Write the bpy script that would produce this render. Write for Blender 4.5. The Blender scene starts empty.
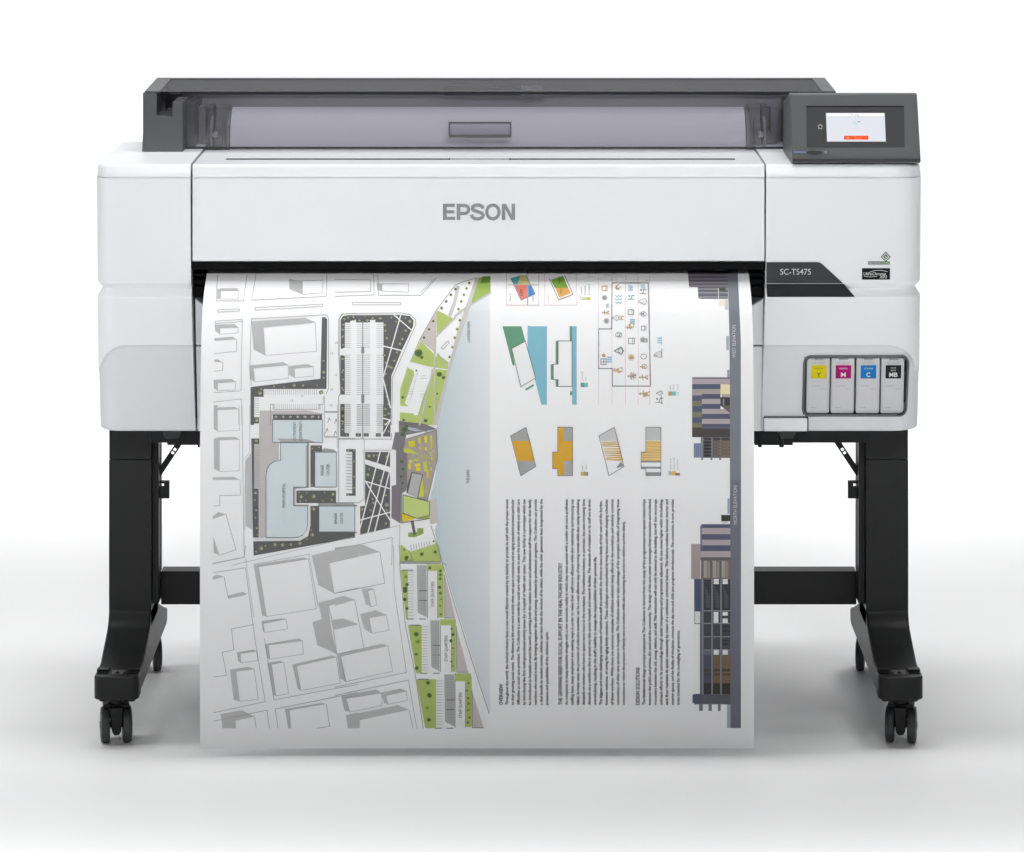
import bpy, bmesh, math, random
from mathutils import Vector, Matrix
random.seed(7)
SC = bpy.context.scene
COL = SC.collection
R = math.radians

# ------------------------------------------------------------------ camera
F = 3571.0; CAM_D = 6.0; CAM_H = 1.62; HOR = -226.0
cd = bpy.data.cameras.new('camera'); cam = bpy.data.objects.new('camera', cd); COL.objects.link(cam)
cam.location = (0, -CAM_D, CAM_H); cam.rotation_euler = (R(90), 0, 0)
cd.sensor_width = 36.0; cd.lens = F/1024*36.0
cd.shift_x = 0.0; cd.shift_y = -(426-HOR)/1024.0
cd.clip_start = 0.1; cd.clip_end = 200
SC.camera = cam
SC.render.resolution_x = 1024; SC.render.resolution_y = 852

# ------------------------------------------------------------------ world
W = bpy.data.worlds.new('World'); SC.world = W; W.use_nodes = True
W.node_tree.nodes['Background'].inputs[0].default_value = (0.96, 0.98, 1.0, 1)
W.node_tree.nodes['Background'].inputs[1].default_value = 0.105
SC.view_settings.view_transform = 'Standard'; SC.view_settings.look = 'None'
SC.view_settings.exposure = 0.0; SC.view_settings.gamma = 1.0

# ------------------------------------------------------------------ studio lamps
def area(name, loc, target, sx, sy, power, spread=180, col=(1, 1, 1)):
    l = bpy.data.lights.new(name, 'AREA'); l.shape = 'RECTANGLE'; l.size = sx; l.size_y = sy
    l.energy = power; l.color = col; l.spread = R(spread)
    o = bpy.data.objects.new(name, l); COL.objects.link(o); o.location = loc
    d = Vector(target) - Vector(loc)
    o.rotation_euler = d.to_track_quat('-Z', 'Y').to_euler()
    return o
area('overhead_softbox', (0, 0.1, 3.4), (0, 0.1, 0), 1.6, 0.5, 29, 140)
area('key_strip', (0, -2.0, 3.4), (0, -1.6, 0), 5.0, 0.6, 66, 35)
area('front_strip', (0.2, -3.2, 2.2), (0, 0, 1.05), 2.2, 0.5, 3.2, 25)
area('low_strip', (0.2, -3.4, 2.4), (0, 0, 0.35), 2.4, 0.3, 1.0, 18)
area('side_softbox', (-3.2, -0.6, 2.2), (-0.9, 0, 0.0), 1.0, 1.6, 5.0, 60)
area('edge_softbox', (2.6, 0.3, 3.2), (2.4, 0.3, 0), 1.0, 3.0, 11.5, 46)
area('edge_softbox', (-2.6, 0.3, 3.2), (-2.4, 0.3, 0), 1.0, 3.0, 8, 46)
area('floor_strip', (0, 2.4, 3.4), (0, 2.4, 0), 8.0, 1.0, 43, 54)
area('floor_strip', (0, 3.0, 3.6), (0, 3.4, 0), 12.0, 1.4, 50, 60)
area('backdrop_strip', (0, 3.2, 4.6), (0, 6.0, 0.9), 9.0, 1.0, 138, 100)

# ------------------------------------------------------------------ helpers
def S(Y): return (CAM_D+Y)/F
def at(px, py, Y): return Vector(((px-512)*S(Y), Y, CAM_H-(py-HOR)*S(Y)))
def zof(py, Y): return CAM_H-(py-HOR)*S(Y)
def xof(px, Y): return (px-512)*S(Y)
def lin(c):
    c = c/255.0
    return c/12.92 if c <= 0.04045 else ((c+0.055)/1.055)**2.4

def mat(name, col, rough=0.5, metal=0.0, spec=0.5, bump=0.0, bscale=400, emit=None, coat=0.0, var=0.0):
    m = bpy.data.materials.new(name); m.use_nodes = True
    nt = m.node_tree; b = nt.nodes['Principled BSDF']
    b.inputs['Base Color'].default_value = (*col, 1)
    b.inputs['Roughness'].default_value = rough; b.inputs['Metallic'].default_value = metal
    b.inputs['Specular IOR Level'].default_value = spec
    if coat: b.inputs['Coat Weight'].default_value = coat; b.inputs['Coat Roughness'].default_value = 0.15
    tc = nt.nodes.new('ShaderNodeTexCoord')
    if bump:
        n = nt.nodes.new('ShaderNodeTexNoise'); n.inputs['Scale'].default_value = bscale; n.inputs['Detail'].default_value = 3
        nt.links.new(tc.outputs['Object'], n.inputs['Vector'])
        bp = nt.nodes.new('ShaderNodeBump'); bp.inputs['Strength'].default_value = bump; bp.inputs['Distance'].default_value = 0.001
        nt.links.new(n.outputs['Fac'], bp.inputs['Height']); nt.links.new(bp.outputs['Normal'], b.inputs['Normal'])
    if var:
        n = nt.nodes.new('ShaderNodeTexNoise'); n.inputs['Scale'].default_value = 6; n.inputs['Detail'].default_value = 4
        nt.links.new(tc.outputs['Object'], n.inputs['Vector'])
        mr = nt.nodes.new('ShaderNodeMapRange'); mr.inputs['To Min'].default_value = rough-var; mr.inputs['To Max'].default_value = rough+var
        nt.links.new(n.outputs['Fac'], mr.inputs['Value']); nt.links.new(mr.outputs['Result'], b.inputs['Roughness'])
    if emit:
        b.inputs['Emission Color'].default_value = (*emit[0], 1); b.inputs['Emission Strength'].default_value = emit[1]
    return m

WHITE = mat('white_plastic', (0.80, 0.812, 0.828), 0.40, bump=0.03, bscale=900, var=0.04)
WHITE3 = mat('greyer_grained_plastic', (0.665, 0.678, 0.695), 0.5, bump=0.12, bscale=1400)  # greyer base and stronger bump for the recessed lower cheek faces
WHITE2 = mat('white_plastic_matte', (0.70, 0.715, 0.735), 0.5, bump=0.05, bscale=900)
DARK = mat('dark_grey_plastic', (0.088, 0.089, 0.093), 0.42, spec=.4, bump=0.08, bscale=1200, var=0.05)
DARK2 = mat('charcoal_plastic', (0.026, 0.0265, 0.028), 0.42, spec=.35, bump=0.05, bscale=1200, var=0.05)
PANEL = mat('panel_glass', (0.058, 0.058, 0.060), 0.2, spec=.4)
BLACK = mat('black_gap', (0.003, 0.003, 0.0035), 0.7, spec=.08)
BLACK2 = mat('black_plastic', (0.010, 0.0105, 0.0115), 0.5, spec=.22, bump=0.05, bscale=1000)
LEG = mat('black_powder_coat', (0.0145, 0.0147, 0.0152), 0.42, spec=0.2, bump=0.15, bscale=1500, var=0.06)
RUB = mat('caster_rubber', (0.03, 0.03, 0.032), 0.45, var=0.05)
DISC = mat('caster_disc', (0.09, 0.09, 0.095), 0.35)
METAL = mat('bracket_metal', (0.09, 0.09, 0.095), 0.4, metal=0.5)
CHROME = mat('logo_chrome', (0.40, 0.405, 0.42), 0.33, metal=0.9)
GREYP = mat('grey_plastic', (0.20, 0.20, 0.215), 0.45, bump=0.05)
GREYL = mat('light_grey_plastic', (0.42, 0.42, 0.45), 0.45)
PAPER = mat('paper', (0.86, 0.86, 0.865), 0.62, spec=0.35, bump=0.02, bscale=700)
ROLLP = mat('roll_paper', (0.85, 0.85, 0.87), 0.6)

def smoke(name, tint, gl=0.9, haze=0.16):
    m = bpy.data.materials.new(name); m.use_nodes = True; nt = m.node_tree
    nt.nodes.remove(nt.nodes['Principled BSDF']); out = nt.nodes['Material Output']
    t = nt.nodes.new('ShaderNodeBsdfTransparent'); t.inputs[0].default_value = (*tint, 1)
    g = nt.nodes.new('ShaderNodeBsdfGlossy'); g.inputs['Roughness'].default_value = 0.12
    f = nt.nodes.new('ShaderNodeFresnel'); f.inputs[0].default_value = 1.5
    mx = nt.nodes.new('ShaderNodeMixShader'); md = nt.nodes.new('ShaderNodeMixShader'); md.inputs[0].default_value = haze
    d = nt.nodes.new('ShaderNodeBsdfDiffuse'); d.inputs[0].default_value = (.42, .42, .46, 1)
    nt.links.new(t.outputs[0], md.inputs[1]); nt.links.new(d.outputs[0], md.inputs[2])
    mu = nt.nodes.new('ShaderNodeMath'); mu.operation = 'MULTIPLY'; mu.inputs[1].default_value = gl; nt.links.new(f.outputs[0], mu.inputs[0])
    nt.links.new(mu.outputs[0], mx.inputs[0]); nt.links.new(md.outputs[0], mx.inputs[1]); nt.links.new(g.outputs[0], mx.inputs[2])
    nt.links.new(mx.outputs[0], out.inputs[0])
    return m
SMOKE = smoke('smoked_polycarbonate', (0.70, 0.69, 0.735))

def sharpen(bm, ang=0.55):
    for f in bm.faces: f.smooth = True
    for e in bm.edges:
        if len(e.link_faces) == 2:
            try: e.smooth = e.calc_face_angle() < ang
            except Exception: e.smooth = False
        else: e.smooth = False

def link(name, bm, mats, parent=None, bevel=0.0, seg=2, ang=0.55, recalc=True):
    if recalc: bmesh.ops.recalc_face_normals(bm, faces=bm.faces[:])
    sharpen(bm, ang)
    me = bpy.data.meshes.new(name); bm.to_mesh(me); bm.free()
    if not isinstance(mats, (list, tuple)): mats = [mats]
    for m in mats: me.materials.append(m)
    o = bpy.data.objects.new(name, me); COL.objects.link(o)
    if parent: o.parent = parent
    if bevel:
        b = o.modifiers.new('bevel', 'BEVEL'); b.width = bevel; b.segments = seg; b.limit_method = 'ANGLE'
        b.angle_limit = R(35); b.harden_normals = False
    return o
def tag(o, label=None, cat=None, group=None, kind=None):
    if label: o['label'] = label
    if cat: o['category'] = cat
    if group: o['group'] = group
    if kind: o['kind'] = kind
    return o
def empty(name, loc=(0, 0, 0)):
    o = bpy.data.objects.new(name, None); COL.objects.link(o); o.location = loc; o.empty_display_size = 0.05
    return o
def NB(): return bmesh.new()

def ngon(bm, pts, mi=0):
    f = bm.faces.new([bm.verts.new(p) for p in pts]); f.material_index = mi; return f
def prism(bm, a, b, mi=0, mic=None):
    """closed prism between two matching rings of points"""
    va = [bm.verts.new(p) for p in a]; vb = [bm.verts.new(p) for p in b]; n = len(a)
    for f in (bm.faces.new(va), bm.faces.new(vb[::-1])): f.material_index = mi if mic is None else mic
    for i in range(n):
        j = (i+1) % n
        bm.faces.new((va[i], vb[i], vb[j], va[j])).material_index = mi
def wbox(bm, x0, x1, y0, y1, z0, z1, mi=0):
    a = [Vector((x0, y0, z0)), Vector((x1, y0, z0)), Vector((x1, y0, z1)), Vector((x0, y0, z1))]
    prism(bm, a, [p+Vector((0, y1-y0, 0)) for p in a], mi)
def pbox(bm, px0, px1, py0, py1, Y0, Y1, mi=0):
    wbox(bm, xof(px0, Y0), xof(px1, Y0), Y0, Y1, zof(py1, Y0), zof(py0, Y0), mi)
def pprism(bm, pts, Y0, Y1, mi=0):
    """outline given at distance Y0, thickness to Y1 (true extrusion along Y)"""
    a = [at(x, y, Y0) for x, y in pts]; prism(bm, a, [p+Vector((0, Y1-Y0, 0)) for p in a], mi)
def xprism(bm, prof, x0, x1, mi=0):
    prism(bm, [Vector((x0, y, z)) for y, z in prof], [Vector((x1, y, z)) for y, z in prof], mi)
def cyl(bm, c, axis, r, h, n=32, r2=None, mi=0):
    axis = Vector(axis).normalized(); q = axis.to_track_quat('Z', 'Y'); c = Vector(c)
    r2 = r if r2 is None else r2
    a = [c+q@Vector((r*math.cos(2*math.pi*i/n), r*math.sin(2*math.pi*i/n), -h/2)) for i in range(n)]
    b = [c+q@Vector((r2*math.cos(2*math.pi*i/n), r2*math.sin(2*math.pi*i/n), h/2)) for i in range(n)]
    prism(bm, a, b, mi)
def rrect(x0, x1, y0, y1, r, n=6):
    out = []
    for cx, cy, a0 in ((x1-r, y1-r, 0), (x0+r, y1-r, 90), (x0+r, y0+r, 180), (x1-r, y0+r, 270)):
        for i in range(n+1):
            a = R(a0+90*i/n); out.append((cx+r*math.cos(a), cy+r*math.sin(a)))
    return out

def text_tris(s, bold=0.0, shear=0.0, res=2, space=1.0):
    """returns (verts2d, faces) of a string set in Blender's built-in font, with its bounds"""
    cu = bpy.data.curves.new('t', 'FONT'); cu.body = s; cu.size = 1.0; cu.resolution_u = res
    cu.offset = bold; cu.shear = shear; cu.space_character = space
    o = bpy.data.objects.new('t', cu); COL.objects.link(o)
    bpy.context.view_layer.update()
    me = bpy.data.meshes.new_from_object(o.evaluated_get(bpy.context.evaluated_depsgraph_get()))
    vs = [(v.co.x, v.co.y) for v in me.vertices]; fs = [tuple(p.vertices) for p in me.polygons]
    bpy.data.objects.remove(o); bpy.data.curves.remove(cu); bpy.data.meshes.remove(me)
    return vs, fs
def put_text(bm, s, px, py, length, cap, fn, rot=False, mi=0, bold=0.0, shear=0.0, res=2, space=1.0):
    """baseline starts at (px,py); length and cap height in photo pixels; fn(px,py)->point; rot: reads upwards"""
    vs, fs = text_tris(s, bold, shear, res, space)
    if not vs: return
    x0 = min(v[0] for v in vs); x1 = max(v[0] for v in vs)
    sx = length/(x1-x0); sy = cap/0.729
    out = []
    for x, y in vs:
        u = (x-x0)*sx; v = y*sy
        out.append(bm.verts.new(fn(px-v, py-u) if rot else fn(px+u, py-v)))
    for f in fs:
        try: bm.faces.new([out[i] for i in f]).material_index = mi
        except ValueError: pass

# ------------------------------------------------------------------ setting: studio floor sweeping up into the backdrop
FLOOR = mat('studio_white', (0.86, 0.86, 0.865), 0.55, spec=0.3, bump=0.02, bscale=60)
bm = NB()
prof = [(-9.0, 0.0), (-4.0, 0.0), (-1.0, 0.0), (1.0, 0.0), (4.2, 0.0)]
for i in range(1, 17):
    a = R(90*i/16); prof.append((4.2+1.8*math.sin(a), 1.8-1.8*math.cos(a)))
prof += [(6.0, 3.5), (6.0, 6.5)]
xs = [-9, -4, 0, 4, 9]
g = [[bm.verts.new((x, y, z)) for x in xs] for y, z in prof]
for i in range(len(prof)-1):
    for j in range(len(xs)-1): bm.faces.new((g[i][j], g[i][j+1], g[i+1][j+1], g[i+1][j]))
tag(link('floor', bm, FLOOR), kind='structure')

# ------------------------------------------------------------------ the printer
PR = empty('large_format_printer', (0, 0.2, 0))
tag(PR, 'white wide-format inkjet printer with smoked roll cover, tilted touch panel and black wheeled stand', 'printer')
def part(name, bm, mats, parent=PR, bevel=0.0, seg=2, ang=0.55, recalc=True):
    o = link(name, bm, mats, parent, bevel, seg, ang, recalc)
    # parents carry a plain translation; keep world-space mesh coordinates
    o.matrix_parent_inverse = Matrix.Identity(4)
    off = Vector((0, 0, 0)); p = parent
    while p: off += p.location; p = p.parent
    for v in o.data.vertices: v.co -= off
    return o

TOPZ = zof(165, 0)            # 0.963
YB = 0.375
# rows: (py at the front plane, inset, shift of outer end in px, shift of inner end in px)
ROWS = [(164.4, .0130, 0, 0), (164.6, .0095, 0, 0), (165.2, .0062, 0, 0), (166.2, .0034, 0, 0), (167.6, .0020, 0, 0), (177.2, .0004, 0, 0), (177.5, .0004, 0, 0), (177.5, .0030, 0, 0), (178.3, .0030, 0, 0),
        (178.3, .0000, 0, 0), (179, 0, 0, 0), (262, 0, .6, .4), (283.2, 0, .8, .6), (284.4, .0012, .8, .8), (289, .0085, .8, .9), (294.6, .0035, .8, 1), (296.4, .0012, .8, 1.1), (297.6, .0002, .8, 1.1), (298.6, 0, .8, 1.1), (320, 0, 1, 1.6)]
ROWS += [(320+i*1.25, 0, 1+i*.01, 1.6+i*.025) for i in range(1, 87)]
ROWS += [(429.4, .0002, 2, 3.9), (430.6, .0008, 2, 4), (431.3, .0018, 2, 4), (431.8, .0036, 2, 4), (431.9, .007, 2, 4)]

def slope(py): return 0.022*max(0.0, (py-345.0)/86.0)
def seg_int(x, y, ctrl):     # linear interpolation of y-threshold over x
    if x <= ctrl[0][0]: return ctrl[0][1]
    for (a, b), (c, d) in zip(ctrl, ctrl[1:]):
        if x <= c: return b+(d-b)*(x-a)/(c-a)
    return ctrl[-1][1]
LCURVE = [(90, 370), (99, 369.5), (100, 368), (101.2, 364.5), (103.5, 359), (107, 353.6), (111.5, 349.4), (116.5, 346.8), (122, 345.4), (130, 345), (200, 345)]
RCURVE = [(760, 345), (885, 345), (894, 345.6), (900, 347), (905, 350), (909, 354), (912.5, 360), (914.2, 364.5), (915.5, 367.5), (917, 369), (930, 370)]
def cheek(px, py, ctrl):
    t = py-seg_int(px, py, ctrl)
    if t <= 0: return 0.0
    e = min(1.0, t/2.2); e = e*e*(3-2*e)
    return 0.0035*e + slope(py)*min(1, t/6.0)
WIN = (806.2, 907.4, 358.0, 413.8)
def housing(side):
    xo = xof(96.6, .030) if side < 0 else xof(921.2, .040); xi = xof(190.4 if side < 0 else 766.2, 0); s = -side
    Rr = 0.036 if side < 0 else 0.046
    bm = NB(); grid = []; cms = []
    nA = 32
    def plan(e, dxo, dxi):
        xo_ = xo + s*(e + dxo*S(0)); xi_ = xi + s*dxi*S(0) if side < 0 else xi - dxi*S(0)
        if side < 0: xi_ = xi + dxi*S(0)
        pts = [(xo_, YB)]
        pts.append((xo_, 0.2))
        r = Rr-e*0.5
        cx = xo_ + s*r
        for i in range(nA+1):
            a = R(90*i/nA); pts.append((cx - s*r*math.cos(a), e+r - r*math.sin(a)))
        n = 90
        for i in range(1, n+1): pts.append((cx+(xi_-cx)*i/n, e))
        pts.append((xi_, YB))
        return pts
    mats = {}
    for (py, e, dxo, dxi) in ROWS:
        pl = plan(e, dxo, dxi); z = zof(py+max(0, py-345)/87*2.3, 0); row = []; cm = []
        for k, (x, y) in enumerate(pl):
            yy = y; zz = z
            cm.append(False)
            if py > 344 and k > 1 and k < len(pl)-1:
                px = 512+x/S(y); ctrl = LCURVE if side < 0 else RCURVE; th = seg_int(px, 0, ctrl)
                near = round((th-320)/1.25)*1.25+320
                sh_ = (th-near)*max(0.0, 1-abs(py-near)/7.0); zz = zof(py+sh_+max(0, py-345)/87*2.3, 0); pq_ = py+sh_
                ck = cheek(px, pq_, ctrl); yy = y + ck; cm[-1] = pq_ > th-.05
                if side > 0 and WIN[0] < px+(py-355)/60*(1.8 if px < 856 else 2.8) < WIN[1] and WIN[2] < py < WIN[3]:
                    yy += 0.05
            row.append(bm.verts.new((x, yy, zz)))
        grid.append(row); cms.append(cm)
    for i in range(len(grid)-1):
        for k in range(len(grid[0])-1):
            a, b, c, d = grid[i][k], grid[i][k+1], grid[i+1][k+1], grid[i+1][k]
            f = bm.faces.new((a, b, c, d))
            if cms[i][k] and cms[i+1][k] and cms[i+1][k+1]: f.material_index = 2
            if side > 0 and max(v.co.y for v in (a, b, c, d)) > 0.045 and nA+4 < k < len(grid[0])-3: f.material_index = 1
    bm.faces.new(grid[0]); bm.faces.new(grid[-1][::-1])
    # back
    for i in range(len(grid)-1):
        bm.faces.new((grid[i][-1], grid[i][0], grid[i+1][0], grid[i+1][-1]))
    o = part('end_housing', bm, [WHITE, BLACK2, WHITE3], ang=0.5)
    return o
H1 = housing(-1); H1['label'] = 'white rounded housing over the plain end of the printer'
H2 = housing(1); H2['label'] = 'white rounded housing holding the ink window and touch panel'

# front cover
bm = NB()
fp = [(0.26, TOPZ-.0015), (0.013, TOPZ-.0002), (.0095, zof(164.6, 0)), (.0062, zof(165.2, 0)), (.0034, zof(166.2, 0)), (.0020, zof(167.6, 0)), (.0004, zof(177.4, 0)),
      (.003, zof(177.5, 0)), (.003, zof(178.3, 0)), (0, zof(178.4, 0)), (0, zof(259.6, 0)), (.001, zof(260.9, 0)), (.004, zof(261.6, 0)), (.02, zof(261.7, 0)), (.02, TOPZ-.012), (0.26, TOPZ-.012)]
xprism(bm, fp, xof(192.6, 0), xof(764.4, 0))
FC = part('front_cover', bm, WHITE, ang=0.4)
bm = NB()
zt = TOPZ+0.0003
wbox(bm, xof(226, .09), xof(449, .09), .088, .1000, zt-.002, zt, 0)
wbox(bm, xof(511, .09), xof(735, .09), .088, .1000, zt-.002, zt, 0)
for a in (449.3, 510.2): wbox(bm, xof(a-.8, .09), xof(a+.8, .09), .084, .103, zt-.002, zt+.0002, 0)
wbox(bm, xof(450, .09), xof(509.5, .09), .0895, .0985, zt-.002, zt, 1)
part('cover_slot', bm, [BLACK2, GREYP], FC)

# logo letters drawn as strokes of even width
def stroke(bm, pts, w, Y0, Y1, mi=0, closed=False):
    n = len(pts); L = []; Rr_ = []
    for i, p in enumerate(pts):
        if closed: a, b = pts[i-1], pts[(i+1) % n]
        else: a, b = pts[max(i-1, 0)], pts[min(i+1, n-1)]
        t = Vector((b[0]-a[0], b[1]-a[1])); t.normalize(); nn = Vector((-t.y, t.x))
        # miter
        if closed or 0 < i < n-1:
            t1 = Vector((p[0]-a[0], p[1]-a[1])).normalized(); k = max(0.5, abs(t1.dot(t))); ww = w/2/k
        else: ww = w/2
        L.append((p[0]+nn.x*ww, p[1]+nn.y*ww)); Rr_.append((p[0]-nn.x*ww, p[1]-nn.y*ww))
    m = n if closed else n-1
    fa = [[bm.verts.new(at(x, y, Y)) for x, y in ring] for Y in (Y0, Y1) for ring in (L, Rr_)]
    for i in range(m):
        j = (i+1) % n
        for q in ((fa[0][i], fa[0][j], fa[1][j], fa[1][i]), (fa[2][i], fa[3][i], fa[3][j], fa[2][j]), (fa[0][i], fa[2][i], fa[2][j], fa[0][j]), (fa[1][i], fa[1][j], fa[3][j], fa[3][i])):
            bm.faces.new(q).material_index = mi
    if not closed:
        for i in (0, n-1):
            try: bm.faces.new((fa[0][i], fa[1][i], fa[3][i], fa[2][i])).material_index = mi
            except ValueError: pass
bm = NB()
t, b, w = 203.9, 220.0, 3.5; Y0, Y1 = -0.0012, 0.001
mid = (t+b)/2
def poly(*p): pprism(bm, p, Y0, Y1)
poly((443, t), (454.8, t), (454.8, t+3.1), (446.6, t+3.1), (446.6, mid-1.5), (454.2, mid-1.5), (454.2, mid+1.5), (446.6, mid+1.5), (446.6, b-3.1), (455.2, b-3.1), (455.2, b), (443, b))
poly((456.7, t), (460.3, t), (460.3, b), (456.7, b))
arc = [(459.8, t+1.6), (464.6, t+1.6)] + [(464.6+4.1*math.sin(R(a)), t+5.6-4.0*math.cos(R(a))) for a in range(15, 180, 15)] + [(464.6, t+9.6), (459.8, t+9.6)]
stroke(bm, arc, 3.2, Y0+.0001, Y1)
sp = []
for a in range(-10, -190, -15): sp.append((477.8+5.4*math.cos(R(a)), t+4.6+3.8*math.sin(R(a))-.2*0))
sp = [(483.0, 208.6), (482.0, 206.3), (479.6, 205.2), (477.0, 205.0), (474.4, 205.6), (472.6, 207.0), (472.4, 208.9), (473.8, 210.4), (476.5, 211.4), (479.6, 212.3), (482.2, 213.6), (483.1, 215.4), (482.2, 217.4), (480.0, 218.6), (477.2, 219.0), (474.2, 218.5), (472.2, 217.0), (471.6, 214.6)]
stroke(bm, sp, 3.3, Y0, Y1)
op = [(492.9+6.1*math.cos(R(a)), 212.0+6.9*math.sin(R(a))) for a in range(0, 360, 12)]
stroke(bm, op, 3.3, Y0, Y1, closed=True)
poly((501.8, t), (506, t), (511.6, b-5.4), (511.6, t), (515.2, t), (515.2, b), (511, b), (505.4, t+5.4), (505.4, b), (501.8, b))
part('brand_lettering', bm, CHROME, FC, ang=0.3)

# inner chassis, dark, seen through the gaps and the output slot
bm = NB()
wbox(bm, xof(150, .05), xof(870, .05), .045, .34, .53, .945)
part('chassis', bm, BLACK2)
bm = NB()
wbox(bm, xof(191.4, 0), xof(765.2, 0), 0.003, 0.045, zof(269.8, 0), zof(262.0, 0))
for i, (a, b2) in enumerate(((273.0, 276.5), (279.5, 284.5), (286.5, 296.5))):
    pbox(bm, 192, 765, a, b2, 0.030-i*.003, 0.05)
for x in range(200, 760, 9): wbox(bm, xof(x, 0), xof(x+1.4, 0), .0025, .01, zof(264.6, 0), zof(262.2, 0))
part('output_slot', bm, [BLACK], bevel=.0008)
bm = NB()
pprism(bm, [(192.5, 297), (765, 297), (765, 303), (756, 307), (200, 307), (192.5, 303)], .034, .05)
part('slot_sill', bm, DARK2)

# lower front panels, behind the hanging sheet
bm = NB()
pprism(bm, [(195.2, 299.0), (206, 307.5), (750, 307.5), (763.4, 299.0), (763.0, 345.2), (195.9, 345.2)], .022, .045)
part('lower_front_panel', bm, WHITE2, bevel=.0008)
bm = NB()
pprism(bm, [(195.9, 346.6), (763.0, 346.6), (761.2, 431.2), (197.6, 431.2)], .024, .045)
part('lower_front_panel', bm, WHITE2, bevel=.001)

# dark badge field with the model number
bm = NB()
arcp = [(817.0+8*math.sin(R(a)), 262.2+8-8*math.cos(R(a))) for a in range(0, 41, 8)]
pprism(bm, [(766.4, 262.2)]+arcp+[(843.2, 283.3), (766.4, 283.3)], -.0016, .003, 0)
pprism(bm, [(766.6, 283.9), (843.8, 283.9), (855.0, 297.0), (767.4, 297.0)], -.0006, .012, 1)
BF = part('badge_field', bm, [DARK2, BLACK2], bevel=.0006)
bm = NB()
LT = mat('print_light_grey', (0.55, 0.56, 0.57), 0.5)
put_text(bm, 'SC-T5475', 780.3, 274.6, 30.6, 6.1, lambda x, y: at(x, y, -.0020), bold=0.004, res=4)
part('model_number', bm, LT, BF)

# badges low on the right-hand housing
GRN = mat('badge_green', (0.09, 0.20, 0.025), 0.5, spec=.2); GR4 = mat('badge_grey', (0.10, 0.105, 0.11), 0.5, spec=.2); WHT = mat('badge_white', (0.6, 0.6, 0.6), 0.5); BK = mat('badge_black', (0.004, 0.004, 0.004), 0.4, spec=.12)
bm = NB()
pbox(bm, 868.0, 881.3, 261.4, 264.6, -.0004, .0004, 0); pbox(bm, 881.3, 889.8, 261.4, 264.6, -.0004, .0004, 1)
put_text(bm, 'PRECISION', 868.6, 264.1, 12.4, 2.0, lambda x, y: at(x, y, -.0007), mi=2, bold=.01)
put_text(bm, 'CORE', 881.8, 264.1, 7.4, 2.0, lambda x, y: at(x, y, -.0007), mi=2, bold=.01)
dm = [(885.8, 252.0), (890.2, 256.9), (885.8, 261.4), (881.4, 256.9)]
stroke(bm, dm, .9, -.0005, .0002, 3, closed=True)
stroke(bm, [(885.8+(x-885.8)*.52, 256.8+(y-256.8)*.52) for x, y in dm], .8, -.0005, .0002, 1, closed=True)
put_text(bm, 'P', 884.6, 258.4, 2.4, 3.2, lambda x, y: at(x, y, -.0007), mi=3, bold=.02)
part('green_badge', bm, [GR4, GRN, WHT, GR4], H2)
bm = NB()
pbox(bm, 862.0, 890.0, 268.2, 279.6, -.0006, .0004, 0)
fb = lambda x, y: at(x, y, -.0010)
put_text(bm, 'UltraChrome', 863.4, 275.3, 22.5, 3.3, fb, mi=1, bold=.012, shear=.25)
put_text(bm, 'XD2', 879.4, 278.2, 7.6, 2.9, fb, mi=1, bold=.02, shear=.2)
def ribbon(bm, pts, w, Y, mi):
    for i in range(len(pts)-1):
        a, b_ = Vector(pts[i]), Vector(pts[i+1]); d = (b_-a).normalized(); n = Vector((-d.y, d.x))*w/2
        vs = [a+n, b_+n, b_-n, a-n]; bm.faces.new([bm.verts.new(at(v.x, v.y, Y)) for v in vs]).material_index = mi
ribbon(bm, [(868, 273.2), (870.5, 271.8), (874, 270.7), (878, 270.3), (883, 270.6), (887.5, 271.6)], .5, -.0010, 1)
ribbon(bm, [(864, 276.4), (870, 276.9), (877, 276.5)], .45, -.0010, 1)
part('black_badge', bm, [BK, WHT], H2)

# ink window rim
def ringprism(bm, outer, inner, Yf, d, mi=0):
    n = len(outer)
    rings = []
    for pts, dd in ((outer, 0), (outer, d), (inner, d), (inner, 0)):
        rings.append([bm.verts.new(at(x, y, Yf(y))+Vector((0, dd, 0))) for x, y in pts])
    for k in range(4):
        a, b_ = rings[k], rings[(k+1) % 4]
        for i in range(n):
            j = (i+1) % n; bm.faces.new((a[i], a[j], b_[j], b_[i])).material_index = mi
def skew(pts, y0=355, y1=417, dl=-1.8, dr=-2.8, xc=856):
    out = []
    for x, y in pts:
        k = (y-y0)/(y1-y0); out.append((x+(dl if x < xc else dr)*k, y))
    return out
bm = NB()
yf = lambda y: 0.0035+slope(y)-.0025
ringprism(bm, skew(rrect(803.4, 909.8, 355.4, 416.6, 8)), skew(rrect(805.2, 908.2, 357.0, 415.2, 6.6)), yf, .010, 0)
ringprism(bm, skew(rrect(805.2, 908.2, 357.0, 415.2, 6.6)), skew(rrect(806.6, 906.8, 358.0, 413.8, 5.4)), lambda y: yf(y)+.003, .014, 1)
IW = part('ink_window_frame', bm, [DARK, DARK2], H2, ang=.4)

# little flap low beside the sheet
bm = NB()
pbox(bm, 763.6, 808.6, 416.8, 432.0, slope(420)-.0012, slope(424)+.012, 1)
pbox(bm, 763.9, 807.4, 418.2, 431.4, slope(418)-.0045, slope(424)+.010, 0)
part('maintenance_flap', bm, [WHITE, BLACK2], bevel=.0016)

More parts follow.
